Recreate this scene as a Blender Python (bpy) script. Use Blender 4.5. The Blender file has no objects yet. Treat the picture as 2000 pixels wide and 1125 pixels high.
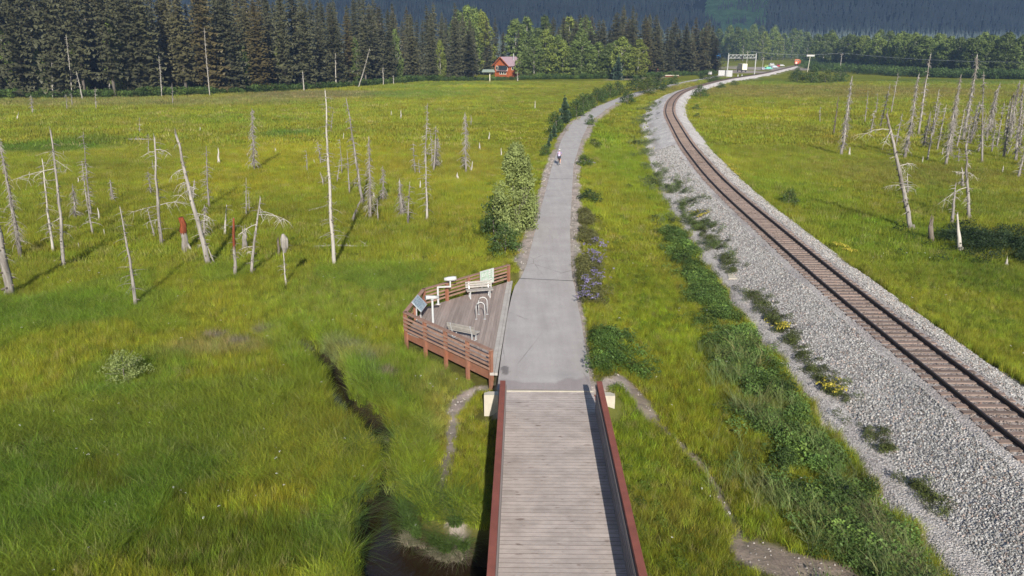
import bpy, math, random
import numpy as np
from mathutils import Vector, Matrix, Euler

# ------------------------------------------------------------------ camera, sky, sun, exposure
S = bpy.context.scene
COL = S.collection
F_PX, CAM_H = 1440.0, 13.3                     # focal length in pixels of a 2000 wide frame, camera height (m)
PITCH = math.atan(470.5 / F_PX)
cp, sp = math.cos(PITCH), math.sin(PITCH)
cd = bpy.data.cameras.new('camera'); cam = bpy.data.objects.new('camera', cd); COL.objects.link(cam)
cam.location = (0, 0, CAM_H); cam.rotation_euler = (math.pi/2 - PITCH, 0, 0)
cd.sensor_width = 36; cd.lens = 36 * F_PX / 2000; cd.clip_start = .1; cd.clip_end = 20000
S.camera = cam
SUN_EL, SHADOW_HEAD = math.radians(28), math.radians(-6)     # shadows run away from the camera, a little to the left
sun_az = SHADOW_HEAD + math.pi
w = bpy.data.worlds.new('World'); S.world = w; w.use_nodes = True
nt = w.node_tree; nt.nodes.clear()
sky = nt.nodes.new('ShaderNodeTexSky'); sky.sky_type = 'NISHITA'; sky.sun_disc = False
sky.sun_elevation = SUN_EL; sky.sun_rotation = sun_az
bg = nt.nodes.new('ShaderNodeBackground'); bg.inputs[1].default_value = .085
wo = nt.nodes.new('ShaderNodeOutputWorld')
nt.links.new(sky.outputs[0], bg.inputs[0]); nt.links.new(bg.outputs[0], wo.inputs[0])
sd = bpy.data.lights.new('sun', 'SUN'); sun = bpy.data.objects.new('sun', sd); COL.objects.link(sun)
sd.energy = 5.0; sd.angle = math.radians(.5); sd.color = (1, .95, .86)
sdir = Vector((math.sin(SHADOW_HEAD)*math.cos(SUN_EL), math.cos(SHADOW_HEAD)*math.cos(SUN_EL), -math.sin(SUN_EL)))
sun.rotation_euler = sdir.to_track_quat('-Z', 'Y').to_euler(); sun.location = (0, -30, 60)
S.view_settings.view_transform = 'Standard'; S.view_settings.look = 'None'
S.view_settings.exposure = .66; S.view_settings.gamma = 1; S.view_settings.use_curve_mapping = False
S.cycles.volume_bounces = 0; S.cycles.max_bounces = 6; S.cycles.transparent_max_bounces = 8
S.cycles.diffuse_bounces = 3; S.cycles.glossy_bounces = 2; S.cycles.transmission_bounces = 3

def P(u, v, z=0.):
    """ground survey: the place at height z that is seen at pixel (u, v) of the 2000x1125 photograph"""
    dx = (u-1000)/F_PX; dy = (562.5-v)/F_PX
    t = (z-CAM_H)/(-sp+dy*cp)
    return dx*t, (cp+dy*sp)*t
def PZ(u, v, y):
    """x, z of the point seen at (u, v) that stands at distance y"""
    dx = (u-1000)/F_PX; dy = (562.5-v)/F_PX
    t = y/(cp+dy*sp)
    return dx*t, CAM_H+(-sp+dy*cp)*t

R = random.Random(7)
rng = np.random.default_rng(11)

# ------------------------------------------------------------------ noise
_tab = rng.random((256, 256))
def vnoise(x, y, s, seed=0):
    x = np.asarray(x, float)/s + seed*17.31; y = np.asarray(y, float)/s + seed*7.77
    xi = np.floor(x).astype(int); yi = np.floor(y).astype(int); fx = x-xi; fy = y-yi
    fx = fx*fx*(3-2*fx); fy = fy*fy*(3-2*fy)
    g = lambda a, b: _tab[a % 256, b % 256]
    return (g(xi, yi)*(1-fx)+g(xi+1, yi)*fx)*(1-fy)+(g(xi, yi+1)*(1-fx)+g(xi+1, yi+1)*fx)*fy
def fbm(x, y, s, o=4, seed=0):
    a = 0; n = 0; k = 1.
    for i in range(o):
        a = a+vnoise(x, y, s/2**i, seed+i*3)*k; n += k; k *= .55
    return a/n
def sstep(a, b, x):
    t = np.clip((np.asarray(x, float)-a)/(b-a), 0, 1); return t*t*(3-2*t)

# ------------------------------------------------------------------ survey lines
YG = np.arange(-40, 620, 1.)
def smooth_line(pts, sig):
    pts = sorted(pts, key=lambda q: q[1]); ys = [q[1] for q in pts]; xs = [q[0] for q in pts]
    v = np.interp(YG, ys, xs)
    out = v.copy()
    for i, yy in enumerate(YG):
        s = sig*(1+max(0, yy-40)/90.)*(.35 if yy < 32 else 1)
        k = np.exp(-.5*((YG-yy)/s)**2); k2 = k
        # local linear fit keeps the curve from being cut at bends
        m0 = k2.sum(); m1 = (k2*(YG-yy)).sum(); m2 = (k2*(YG-yy)**2).sum(); b0 = (k2*v).sum(); b1 = (k2*v*(YG-yy)).sum()
        out[i] = (m2*b0-m1*b1)/(m0*m2-m1*m1)
    return out
_tr = [(1960,806.7),(1834,708),(1770,660),(1622.7,543),(1579,506),(1431,380),(1390,340),(1340.6,280),(1306.4,220),(1309,200),(1316,190),
       (1328,180),(1339,175),(1362,167.7),(1385,161.4),(1408,155.6),(1442,150),(1472,146),(1488,143.6),(1555,128)]
tp = [P(a, b, .5) for a, b in _tr]
TX = smooth_line([(18.0, -40), (18.05, 18)]+tp+[(243, 640)], 3.5)
PCp = [(1.15,-40),(1.25,22),(1.30,27),(1.42,30),(1.655,36),(1.86,41),(2.12,42.6),(2.38,45.5),(3.1,54.9),(6.05,87.8),(9.2,114.7),(13.1,141.8),(21.5,178),(33,216),(40,236),
       P(1300,168), P(1365,155), P(1430,143.5)]
PX = smooth_line(PCp, 1.6)
PHW = ([27, 30, 36, 41, 42.6, 45.5, 55, 88, 115, 142, 178, 240, 400], [1.92, 1.94, 1.90, 1.76, 1.56, 1.42, 1.32, 1.25, 1.5, 1.6, 1.5, 1.4, 1.4])
def lat(line, x, y):
    xc = np.interp(y, YG, line); sl = np.interp(y, YG, np.gradient(line, YG))
    return (x-xc)/np.sqrt(1+sl*sl)
def frame(line, y):
    x = float(np.interp(y, YG, line)); sl = float(np.interp(y, YG, np.gradient(line, YG)))
    n = math.hypot(1, sl); return x, (1/n, -sl/n), (sl/n, 1/n)      # point, right-hand normal, forward
DECK = [(-.9, 29.0), (-5.2, 33.7), (-4.7, 37.3), (-.2, 41.9), (.35, 41.9), (-.35, 29.0)]
WATER_Z = -1.95
_ck = [(575,672,.1),(600,690,.22),(622,705,.34),(650,735,.40),(662,762,.3),(668,795,.32),(690,812,.42),(722,836,.45),(738,858,.36),(750,873,.45),(753,880,.12),(756,905,.06),(748,960,.06),(746,978,.12),(746,990,.5)]
CREEK = [(*P(a, b, -1.5), r) for a, b, r in _ck]+[(-4.0,20.2,.62),(-3.7,19.0,.9),(-2.0,17.2,2.0),(1,16,2.6),(4.5,12,2.6),(9,7.5,2.6),(20,2,2.6)]
def creek_d(x, y):
    d = np.full(np.shape(x), 1e3)
    for (x0, y0, r0), (x1, y1, r1) in zip(CREEK, CREEK[1:]):
        L = (x1-x0)**2+(y1-y0)**2; t = np.clip(((x-x0)*(x1-x0)+(y-y0)*(y1-y0))/L, 0, 1)
        d = np.minimum(d, np.hypot(x-x0-t*(x1-x0), y-y0-t*(y1-y0))-(r0+t*(r1-r0)))
    return d
def in_poly(x, y, poly):
    c = np.zeros(np.shape(x), bool)
    for (x0, y0), (x1, y1) in zip(poly, poly[1:]+poly[:1]):
        k = ((y0 > y) != (y1 > y)) & (x < (x1-x0)*(y-y0)/((y1-y0) or 1e-9)+x0); c ^= k
    return c
BR_O, BR_A = (1.5, 27.15), math.radians(.85)       # bridge end on its axis, heading
def br_local(x, y):
    dx = x-BR_O[0]; dy = y-BR_O[1]; c, s = math.cos(BR_A), math.sin(BR_A)
    return dx*c-dy*s, dx*s+dy*c
def ballast_z(d):
    return np.interp(d, [-5.9, -5.5, -4.5, -1.75, -1.4, 1.4, 1.75, 3.5, 4.1], [-1.3, -.83, -.76, .24, .30, .30, .24, -.42, -.95])
def gz(x, y):
    x = np.asarray(x, float); y = np.asarray(y, float)
    base = -1.08+.22*fbm(x, y, 22, 2, 1)+.10*fbm(x, y, 3.2, 2, 5)
    base = base+np.clip((y-430)/300, 0, 1)*1.0
    d = lat(PX, x, y); hw = np.interp(y, *PHW)
    dl = np.abs(d)-hw
    slope = np.where((d < 0) & (y < 44), 1.1, .34)
    start = np.where((d < 0) & (y < 44), -.35, .6)
    zp = -.035-np.maximum(0, dl-start)*slope-np.maximum(0, 27.0-y)*np.where(np.abs(d) < 2.4, 1.6, np.where(np.abs(d) < 3.4, 1.1, .42))-.12*((y < 27.6) & (np.abs(d) > 2.1))
    zp = np.where(y > 400, -9, zp)
    t = lat(TX, x, y)
    zt = np.interp(t, [-12, -5.7, -4.5, -1.8, 1.8, 3.3, 9], [-2.2, -.93, -1.02, .05, .05, -.42, -1.6])
    zt = np.where(y > 600, -9, zt)
    k = .12
    m = np.maximum(base, zp); z = m+np.maximum(0, k-np.abs(base-zp))**2/(4*k)
    m2 = np.maximum(z, zt); z = m2+np.maximum(0, k-np.abs(z-zt))**2/(4*k)
    z = np.where((t > -5.75) & (t < 3.75) & (y < 560), np.minimum(z, ballast_z(t)-.12), z)
    cdist = creek_d(x, y)
    dip = np.interp(cdist, [-1.2, -.25, .12, .55], [-2.5, -2.2, -1.75, 0])
    z = np.where(cdist < .55, np.minimum(z, np.where(cdist < .12, dip, z+(dip-0)*np.interp(cdist, [.12, .55], [.5, 0]))), z)
    return z
def gz1(x, y): return float(gz(np.array([x]), np.array([y]))[0])

# ------------------------------------------------------------------ meadow colours (what grows where, darker tone at lower left)
BLOBS = [  # u, v, half width px, half height px, rgb, strength
 (150,980,330,190,(.062,.092,.018),.75),(620,900,170,140,(.17,.155,.028),.7),(330,830,260,90,(.135,.145,.026),.6),(480,1085,260,70,(.055,.085,.018),.8),
 (780,740,110,70,(.10,.16,.035),.6),(700,590,200,60,(.10,.155,.04),.5),(420,690,120,22,(.15,.13,.10),.6),(640,690,40,20,(.19,.165,.14),.7),
 (720,700,60,14,(.22,.18,.11),.5),(260,740,130,50,(.07,.12,.028),.6),(425,665,26,7,(.15,.125,.18),.9),(468,680,26,8,(.14,.12,.17),.9),(512,658,18,5,(.15,.12,.17),.8),(604,688,22,10,(.16,.135,.20),.9),(632,706,12,8,(.17,.15,.2),.8),(690,690,18,8,(.13,.11,.15),.8),(722,714,14,9,(.13,.11,.15),.8),(752,742,26,5,(.14,.115,.16),.85),(862,760,60,40,(.15,.17,.06),.7),(860,830,40,50,(.16,.155,.06),.7),(1300,1010,90,50,(.13,.115,.05),.6),(1220,1060,60,40,(.08,.12,.03),.6),(90,620,200,40,(.09,.14,.025),.5),(60,290,170,14,(.055,.10,.02),.85),(170,275,90,8,(.06,.10,.02),.6),
 (560,262,60,7,(.06,.11,.03),.8),(450,235,170,12,(.10,.14,.022),.6),(250,200,420,10,(.120,.118,.080),.65),(620,186,180,9,(.115,.098,.090),.75),(820,185,120,8,(.09,.14,.035),.7),
 (900,170,170,8,(.09,.13,.03),.7),(600,330,300,60,(.19,.185,.022),.5),(880,330,140,40,(.17,.165,.035),.5),(350,440,260,60,(.15,.165,.022),.45),
 (1050,230,120,30,(.16,.175,.022),.4),(960,170,120,4,(.24,.24,.03),.5),
 (1230,330,60,120,(.12,.17,.02),.7),(1280,620,70,120,(.12,.165,.02),.6),(1330,800,80,90,(.15,.165,.022),.6),(1250,900,50,120,(.10,.15,.02),.6),(1330,1000,110,100,(.14,.15,.03),.55),
 (1450,1030,70,60,(.11,.14,.02),.5),
 (1500,225,130,16,(.19,.19,.02),.8),(1600,180,420,14,(.135,.118,.06),.75),(1500,160,150,8,(.09,.13,.035),.6),(1800,235,230,20,(.165,.165,.022),.6),(1640,330,170,30,(.12,.15,.025),.6),
 (1700,270,150,25,(.15,.145,.035),.5),(1800,345,200,30,(.125,.12,.045),.5),(1900,400,130,40,(.11,.15,.03),.5),(1780,480,180,60,(.085,.13,.02),.6),(1560,380,100,40,(.10,.15,.022),.5),
 (1950,560,90,50,(.07,.11,.018),.7),(1750,520,120,50,(.11,.15,.025),.6),(1930,640,70,50,(.13,.165,.03),.7),(1880,160,200,6,(.07,.12,.03),.6)]
_bl = []
for u, v, hu, hv, c, k in BLOBS:
    x, y = P(u, v, -1); x1, _ = P(u+hu, v, -1); _, ya = P(u, v-hv, -1); _, yb = P(u, v+hv, -1)
    _bl.append((x, y, abs(x1-x), max(.5, (ya-yb)/2), np.array(c), k, (ya+yb)/2))
def meadow_col(x, y):
    x = np.asarray(x, float); y = np.asarray(y, float)
    c = np.empty(x.shape+(3,)); c[:] = (.145, .160, .026)
    for bx, by, rx, ry, col, k, yc in _bl:
        wob = .35*(fbm(x, y, rx*.5+2, 3, 3)-.5)
        q = np.sqrt(((x-bx)/rx)**2+((y-yc)/ry)**2)+wob
        a = (k*(1-sstep(.55, 1.25, q)))[..., None]
        c = c*(1-a)+col*a
    n = fbm(x, y, 14, 4, 20)[..., None]-.5; n2 = fbm(x*.45, y, 5, 3, 40)[..., None]-.5
    g = np.array((-.9, -.05, -.2)); c = c*(1+(n*.65)*np.array((.6, .35, .35))+(n2*.8)*np.array((.5, .6, .4)))
    return np.clip(c*np.array((1.43, 1.41, .76)), .006, .6)
GRAVEL_BARE = np.array((.27, .235, .21)); DIRT = np.array((.21, .175, .145))
def bare_mask(x, y):
    """1 where nothing grows: shoulders of the path, trodden lines, station yard"""
    d = lat(PX, x, y); hw = np.interp(y, *PHW); e = np.abs(d)-hw
    sh = np.where(d < 0, np.interp(y, [20, 44, 46, 60, 90, 150, 240], [.0, .1, .9, .55, .75, .5, .3]), np.interp(y, [26, 30, 44, 60, 90, 150, 240], [.15, .12, .35, .9, .7, 1.0, .4]))
    n = fbm(x, y, 1.1, 3, 9)
    a = 1-sstep(-.05, .25, e-sh*(.55+.9*n))
    a = np.where((y < 26.6) | (y > 392), 0, a)
    def line(pts, w_, k=1.):
        dd = np.full(np.shape(x), 1e3)
        for (x0, y0), (x1, y1) in zip(pts, pts[1:]):
            L = (x1-x0)**2+(y1-y0)**2; t = np.clip(((x-x0)*(x1-x0)+(y-y0)*(y1-y0))/L, 0, 1)
            dd = np.minimum(dd, np.hypot(x-x0-t*(x1-x0), y-y0-t*(y1-y0)))
        return k*(1-sstep(w_*.6, w_*1.3, dd*(.7+.6*n)))
    g = lambda *q: [P(a_, b_, -.9) for a_, b_ in q]
    a = np.maximum(a, line(g((945,760),(915,768),(898,785),(888,805)), .36))
    a = np.maximum(a, line(g((888,805),(882,860),(870,920),(860,965),(868,1000),(905,1040)), .22, 1.))
    a = np.maximum(a, line([(3.4, 27.4)]+g((1215,765),(1245,795),(1268,812)), .40))
    a = np.maximum(a, line(g((1268,812),(1320,860),(1390,930),(1430,1020),(1460,1080)), .2, .9))
    a = np.maximum(a, line(g((1480,1085),(1540,1105),(1640,1130)), .8))
    a = np.maximum(a, line(g((1440,130),(1300,150),(1200,156)), 5, .6)*(y > 300))
    a = np.maximum(a, (1-sstep(.8, 1.1, np.hypot((x-P(1425,139,-.6)[0])/24, (y-P(1425,139,-.6)[1])/28))))
    a = np.maximum(a, (1-sstep(.8, 1.1, np.hypot((x-P(1510,133,-.3)[0])/32, (y-P(1510,133,-.3)[1])/40))))
    return a

# ------------------------------------------------------------------ materials
MATS = {}
def _new(name):
    m = bpy.data.materials.new(name); m.use_nodes = True; n = m.node_tree; b = n.nodes['Principled BSDF']; MATS[name] = m
    return m, n, b
def _tc(n, kind='Object', scale=(1, 1, 1)):
    t = n.nodes.new('ShaderNodeTexCoord'); mp = n.nodes.new('ShaderNodeMapping'); n.links.new(t.outputs[kind], mp.inputs[0]); mp.inputs['Scale'].default_value = scale
    return mp.outputs[0]
def _pos(n, scale=(1, 1, 1)):
    t = n.nodes.new('ShaderNodeNewGeometry'); mp = n.nodes.new('ShaderNodeMapping'); n.links.new(t.outputs['Position'], mp.inputs[0]); mp.inputs['Scale'].default_value = scale
    return mp.outputs[0]
def _noise(n, vec, s, det=5, rough=.6):
    k = n.nodes.new('ShaderNodeTexNoise'); n.links.new(vec, k.inputs['Vector']); k.inputs['Scale'].default_value = s
    k.inputs['Detail'].default_value = det; k.inputs['Roughness'].default_value = rough
    return k.outputs[0]
def _ramp(n, fac, stops):
    r = n.nodes.new('ShaderNodeValToRGB'); n.links.new(fac, r.inputs[0]); e = r.color_ramp.elements
    while len(e) > 1: e.remove(e[-1])
    e[0].position = stops[0][0]; e[0].color = (*stops[0][1], 1)
    for p, c in stops[1:]:
        q = e.new(p); q.color = (*c, 1)
    return r.outputs[0]
def _mix(n, a, b, fac, mode='MIX'):
    k = n.nodes.new('ShaderNodeMix'); k.data_type = 'RGBA'; k.blend_type = mode
    for s, v in ((k.inputs[0], fac), (k.inputs[6], a), (k.inputs[7], b)):
        if hasattr(v, 'is_linked'): n.links.new(v, s)
        elif isinstance(v, tuple): s.default_value = (*v, 1)
        else: s.default_value = v
    return k.outputs[2]
def _bump(n, b, h, st=.4, dist=.02):
    k = n.nodes.new('ShaderNodeBump'); n.links.new(h, k.inputs['Height']); k.inputs['Strength'].default_value = st; k.inputs['Distance'].default_value = dist
    n.links.new(k.outputs[0], b.inputs['Normal'])
def sc3(c, k): return tuple(min(1, v*k) for v in c)
def mat_simple(name, c, rough=.7, var=.25, scale=3., spec=.3, metal=0, bump=.0, stretch=(1, 1, 1), rnd=0., dirt=None, knots=False):
    m, n, b = _new(name); v = _tc(n, 'Object', stretch)
    f = _noise(n, v, scale)
    col = _ramp(n, f, [(.25, sc3(c, 1-var)), (.75, sc3(c, 1+var))])
    if dirt:
        f2 = _noise(n, v, scale*.33, 6, .7); k = _ramp(n, f2, [(.45, (0, 0, 0)), (.7, (1, 1, 1))]); col = _mix(n, col, dirt, k)
    if knots:
        col = _mix(n, col, _ramp(n, _noise(n, _pos(n, (.35, 1, 1)), 7, 2, .4), [(.66, (1, 1, 1)), (.74, (.55, .50, .48))]), 1., 'MULTIPLY')
        col = _mix(n, col, _ramp(n, _noise(n, _pos(n), .9, 4, .6), [(.35, (.9, .88, .88)), (.65, (1.06, 1.05, 1.04))]), 1., 'MULTIPLY')
    if rnd:
        oi = n.nodes.new('ShaderNodeObjectInfo'); r = _ramp(n, oi.outputs['Random'], [(0, (1-rnd,)*3), (1, (1+rnd, 1+rnd*.95, 1+rnd*.9))])
        col = _mix(n, col, r, 1., 'MULTIPLY')
    n.links.new(col, b.inputs['Base Color']); b.inputs['Roughness'].default_value = rough; b.inputs['Specular IOR Level'].default_value = spec; b.inputs['Metallic'].default_value = metal
    if bump: _bump(n, b, f, bump, .01)
    return m
def mat_leaf(name, mode='attr', c=(.06, .1, .02), var=.3, trans=.35, rnd=.25, hue=None, rough=.55, spec=.25, nscale=.6):
    """foliage: diffuse + translucent; colour from the scatter ('attr') or a base colour with per plant variation"""
    m, n, b = _new(name)
    if mode == 'attr':
        a = n.nodes.new('ShaderNodeAttribute'); a.attribute_type = 'INSTANCER'; a.attribute_name = 'col'; col = a.outputs['Color']
    else:
        f = _noise(n, _tc(n), nscale, 4); col = _ramp(n, f, [(.3, sc3(c, 1-var)), (.7, sc3(c, 1+var))])
        oi = n.nodes.new('ShaderNodeObjectInfo')
        h = hue or (1.25, .95, .8)
        r = _ramp(n, oi.outputs['Random'], [(0, (1-rnd,)*3), (.45, (1, 1, 1)), (.8, (1+rnd, 1+rnd*.9, 1+rnd*.6)), (1, h)])
        col = _mix(n, col, r, 1., 'MULTIPLY')
    n.links.new(col, b.inputs['Base Color']); b.inputs['Roughness'].default_value = rough; b.inputs['Specular IOR Level'].default_value = spec
    t = n.nodes.new('ShaderNodeBsdfTranslucent'); n.links.new(col, t.inputs[0])
    mx = n.nodes.new('ShaderNodeMixShader'); mx.inputs[0].default_value = trans
    n.links.new(b.outputs[0], mx.inputs[1]); n.links.new(t.outputs[0], mx.inputs[2]); n.links.new(mx.outputs[0], n.nodes['Material Output'].inputs[0])
    return m
M = {}
M['grass'] = mat_leaf('grass_blade', trans=.3)
M['leafscatter'] = mat_leaf('herb_leaf', trans=.25)
M['spruce'] = mat_leaf('spruce_needles', 'c', (.078, .080, .042), .35, .08, .22, (1.25, 1.0, .8), nscale=.35)
M['young_spruce'] = mat_leaf('young_spruce_needles', 'c', (.045, .075, .045), .3, .1, .2, (1.05, 1.05, .95))
M['broad'] = mat_leaf('broad_leaves', 'c', (.13, .175, .045), .35, .3, .38, (1.35, 1.15, .8), nscale=.4)
M['willow'] = mat_leaf('willow_leaves', 'c', (.25, .30, .10), .35, .3, .1, nscale=1.5)
M['shrub'] = mat_leaf('shrub_leaves', 'c', (.06, .1, .028), .35, .25, .25)
M['snag'] = mat_simple('bleached_wood', (.27, .25, .23), .85, .5, 5, .15, bump=.5, stretch=(1, 1, .12), rnd=.16, dirt=(.08, .065, .05))
M['snag_pale'] = mat_simple('pale_bleached_wood', (.37, .345, .31), .85, .3, 5, .15, bump=.5, stretch=(1, 1, .15), rnd=.1)
M['snag_dark'] = mat_simple('dark_weathered_wood', (.13, .11, .09), .9, .4, 5, .1, bump=.5, stretch=(1, 1, .15), rnd=.15)
M['snag_red'] = mat_simple('red_rotten_wood', (.19, .05, .022), .9, .5, 8, .1, bump=.6, stretch=(1, 1, .12), dirt=(.07, .03, .02))
M['bark'] = mat_simple('grey_bark', (.17, .15, .13), .9, .35, 4, .1, bump=.4, stretch=(1, 1, .3))
M['bark_pale'] = mat_simple('pale_bark', (.36, .34, .31), .9, .3, 4, .1, bump=.3, stretch=(1, 1, .3))
M['rust'] = mat_simple('weathering_steel', (.20, .066, .048), .75, .22, 2.5, .3, rnd=.05, dirt=(.17, .055, .04))
M['steel_dark'] = mat_simple('dark_steel', (.10, .075, .065), .6, .3, 3, .4)
M['rail_wood_grey'] = mat_simple('grey_rail_timber', (.22, .19, .18), .8, .25, 4, .2, bump=.3, stretch=(1, .1, 1), rnd=.12)
M['plank'] = mat_simple('weathered_plank', (.415, .362, .335), .8, .14, 5, .25, bump=.35, stretch=(.6, 1, 1), rnd=.07, dirt=(.31, .27, .245), knots=True)
M['plank_edge'] = mat_simple('plank_gap_shade', (.10, .085, .075), .9, .2, 5, .1)  # plank sides coloured dark so the sunlit gaps read as shaded lines
M['deck_plank'] = mat_simple('deck_plank', (.30, .245, .22), .8, .22, 5, .2, bump=.5, stretch=(1, .1, 1), rnd=.16, dirt=(.24, .19, .17))
M['red_wood'] = mat_simple('stained_timber', (.225, .108, .072), .75, .22, 4, .2, bump=.3, rnd=.1, dirt=(.23, .09, .05))
M['red_wood_worn'] = mat_simple('worn_rail_timber', (.27, .165, .125), .8, .25, 4, .2, bump=.3, rnd=.12)
M['concrete'] = mat_simple('concrete', (.42, .385, .32), .85, .15, 3, .2, bump=.3, dirt=(.42, .38, .31))
M['kerb'] = mat_simple('kerb_board', (.40, .37, .34), .85, .15, 3, .2, dirt=(.33, .30, .28))
M['white_paint'] = mat_simple('white_painted_metal', (.43, .43, .43), .4, .06, 3, .5)
M['grey_metal'] = mat_simple('galvanised_metal', (.55, .56, .57), .4, .1, 6, .5, metal=.4)
M['bench_wood'] = mat_simple('silvered_bench_timber', (.29, .27, .25), .8, .2, 5, .2, bump=.3, rnd=.1)
M['black'] = mat_simple('black_plastic', (.02, .02, .022), .5, .2, 5, .4)
M['rubber'] = mat_simple('rubber', (.025, .025, .027), .8, .2, 5, .2)
M['glass_dark'] = mat_simple('dark_glass', (.03, .04, .05), .1, .1, 2, .6)
M['tie'] = mat_simple('tie_timber', (.185, .135, .115), .9, .28, 5, .15, bump=.5, stretch=(.2, 1, 1), rnd=.22, dirt=(.24, .19, .165))
M['rail'] = mat_simple('rail_steel', (.045, .032, .028), .5, .3, 4, .5, metal=.3)
M['stone'] = mat_simple('ballast_stone', (.44, .42, .40), .85, .3, 2, .2, rnd=0)
def mat_stone_scatter():
    m, n, b = _new('loose_stone'); a = n.nodes.new('ShaderNodeAttribute'); a.attribute_type = 'INSTANCER'; a.attribute_name = 'col'
    n.links.new(a.outputs['Color'], b.inputs['Base Color']); b.inputs['Roughness'].default_value = .85; b.inputs['Specular IOR Level'].default_value = .2
    return m
M['loose'] = mat_stone_scatter()
def mat_ground():
    m, n, b = _new('ground_soil'); a = n.nodes.new('ShaderNodeAttribute'); a.attribute_name = 'gcol'
    v = _pos(n); f = _noise(n, v, 1.6, 8, .65); f2 = _noise(n, _pos(n, (1, .35, 1)), .35, 6, .6)
    k = _ramp(n, f, [(.25, (.62, .66, .62)), (.75, (1.35, 1.3, 1.3))]); k2 = _ramp(n, f2, [(.3, (.82, .86, .85)), (.7, (1.18, 1.1, 1.1))])
    c = _mix(n, _mix(n, a.outputs['Color'], k, 1., 'MULTIPLY'), k2, 1., 'MULTIPLY')
    n.links.new(c, b.inputs['Base Color']); b.inputs['Roughness'].default_value = .95; b.inputs['Specular IOR Level'].default_value = .05
    _bump(n, b, f, .9, .12)
    return m
M['ground'] = mat_ground()
def mat_ballast():
    m, n, b = _new('ballast_bed'); v = _pos(n)
    vo = n.nodes.new('ShaderNodeTexVoronoi'); n.links.new(v, vo.inputs['Vector']); vo.inputs['Scale'].default_value = 15
    c = _ramp(n, vo.outputs['Color'], [(0, (.13, .125, .12)), (.35, (.32, .305, .295)), (.7, (.44, .42, .41)), (1, (.53, .51, .49))])
    f = _noise(n, v, .45, 5, .6); c = _mix(n, c, _ramp(n, f, [(.35, (.82, .78, .78)), (.65, (1.1, 1.08, 1.05))]), 1., 'MULTIPLY')
    a = n.nodes.new('ShaderNodeAttribute'); a.attribute_name = 'gcol'; c = _mix(n, c, a.outputs['Color'], 1., 'MULTIPLY')
    n.links.new(c, b.inputs['Base Color']); b.inputs['Roughness'].default_value = .9; b.inputs['Specular IOR Level'].default_value = .15
    _bump(n, b, vo.outputs['Distance'], .8, .05)
    return m
M['ballast'] = mat_ballast()
def mat_asphalt():
    m, n, b = _new('worn_asphalt'); v = _pos(n)
    f = _noise(n, v, .5, 6, .65); g = _noise(n, v, 60, 2, .5)
    c = _ramp(n, f, [(.3, (.32, .295, .285)), (.55, (.365, .34, .33)), (.75, (.40, .378, .37))])
    c = _mix(n, c, _ramp(n, g, [(.3, (.8, .8, .8)), (.7, (1.2, 1.2, 1.2))]), 1., 'MULTIPLY')
    vo = n.nodes.new('ShaderNodeTexVoronoi'); vo.feature = 'DISTANCE_TO_EDGE'; n.links.new(_pos(n, (.35, .09, 1)), vo.inputs['Vector']); vo.inputs['Scale'].default_value = 1.2
    ck_ = _ramp(n, vo.outputs['Distance'], [(0, (.62, .60, .60)), (.004, (.8, .79, .79)), (.009, (1, 1, 1))]); msk = _ramp(n, _noise(n, v, .3, 3), [(.50, (0, 0, 0)), (.62, (1, 1, 1))])
    c = _mix(n, c, ck_, msk, 'MULTIPLY'); st_ = _ramp(n, _noise(n, _pos(n, (1.5, .12, 1)), 1.3, 4), [(.35, (.93, .92, .92)), (.65, (1.05, 1.05, 1.04))]); c = _mix(n, c, st_, 1., 'MULTIPLY')
    a = n.nodes.new('ShaderNodeAttribute'); a.attribute_name = 'gcol'; c = _mix(n, c, a.outputs['Color'], 1., 'MULTIPLY')
    n.links.new(c, b.inputs['Base Color']); b.inputs['Roughness'].default_value = .85; b.inputs['Specular IOR Level'].default_value = .25
    _bump(n, b, g, .3, .01)
    return m
M['asphalt'] = mat_asphalt()
def mat_water():
    m, n, b = _new('dark_creek_water'); b.inputs['Base Color'].default_value = (.018, .011, .006, 1); b.inputs['Roughness'].default_value = .04
    b.inputs['Specular IOR Level'].default_value = .5; _bump(n, b, _noise(n, _pos(n), 3, 3), .08, .02); return m
M['water'] = mat_water()
M['mountain'] = mat_simple('mountain_slope', (.032, .044, .030), .95, .35, .02, .05)
M['mtree'] = mat_simple('mountain_conifer', (.115, .145, .125), .95, .4, .012, .05)
M['alder'] = mat_simple('alder_slope', (.20, .34, .13), .95, .35, .05, .05)

# ------------------------------------------------------------------ object helpers
def tag(o, label=None, cat=None, group=None, kind=None):
    if label: o['label'] = label
    if cat: o['category'] = cat
    if group: o['group'] = group
    if kind: o['kind'] = kind
    return o
def link(name, mesh, mat=None, parent=None, smooth=False):
    o = bpy.data.objects.new(name, mesh); COL.objects.link(o)
    if mat is not None and not mesh.materials: mesh.materials.append(mat)
    if parent is not None: o.parent = parent
    if smooth: mesh.polygons.foreach_set('use_smooth', [True]*len(mesh.polygons))
    return o
def empty(name, loc=(0, 0, 0), rz=0., label=None, cat=None, group=None):
    o = bpy.data.objects.new(name, None); COL.objects.link(o); o.location = loc; o.rotation_euler = (0, 0, rz); o.empty_display_size = .2
    return tag(o, label, cat, group)
def copy_tree(o, parent=None):
    c = o.copy(); COL.objects.link(c); c.parent = parent
    for ch in list(o.children): copy_tree(ch, c)
    return c
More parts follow.
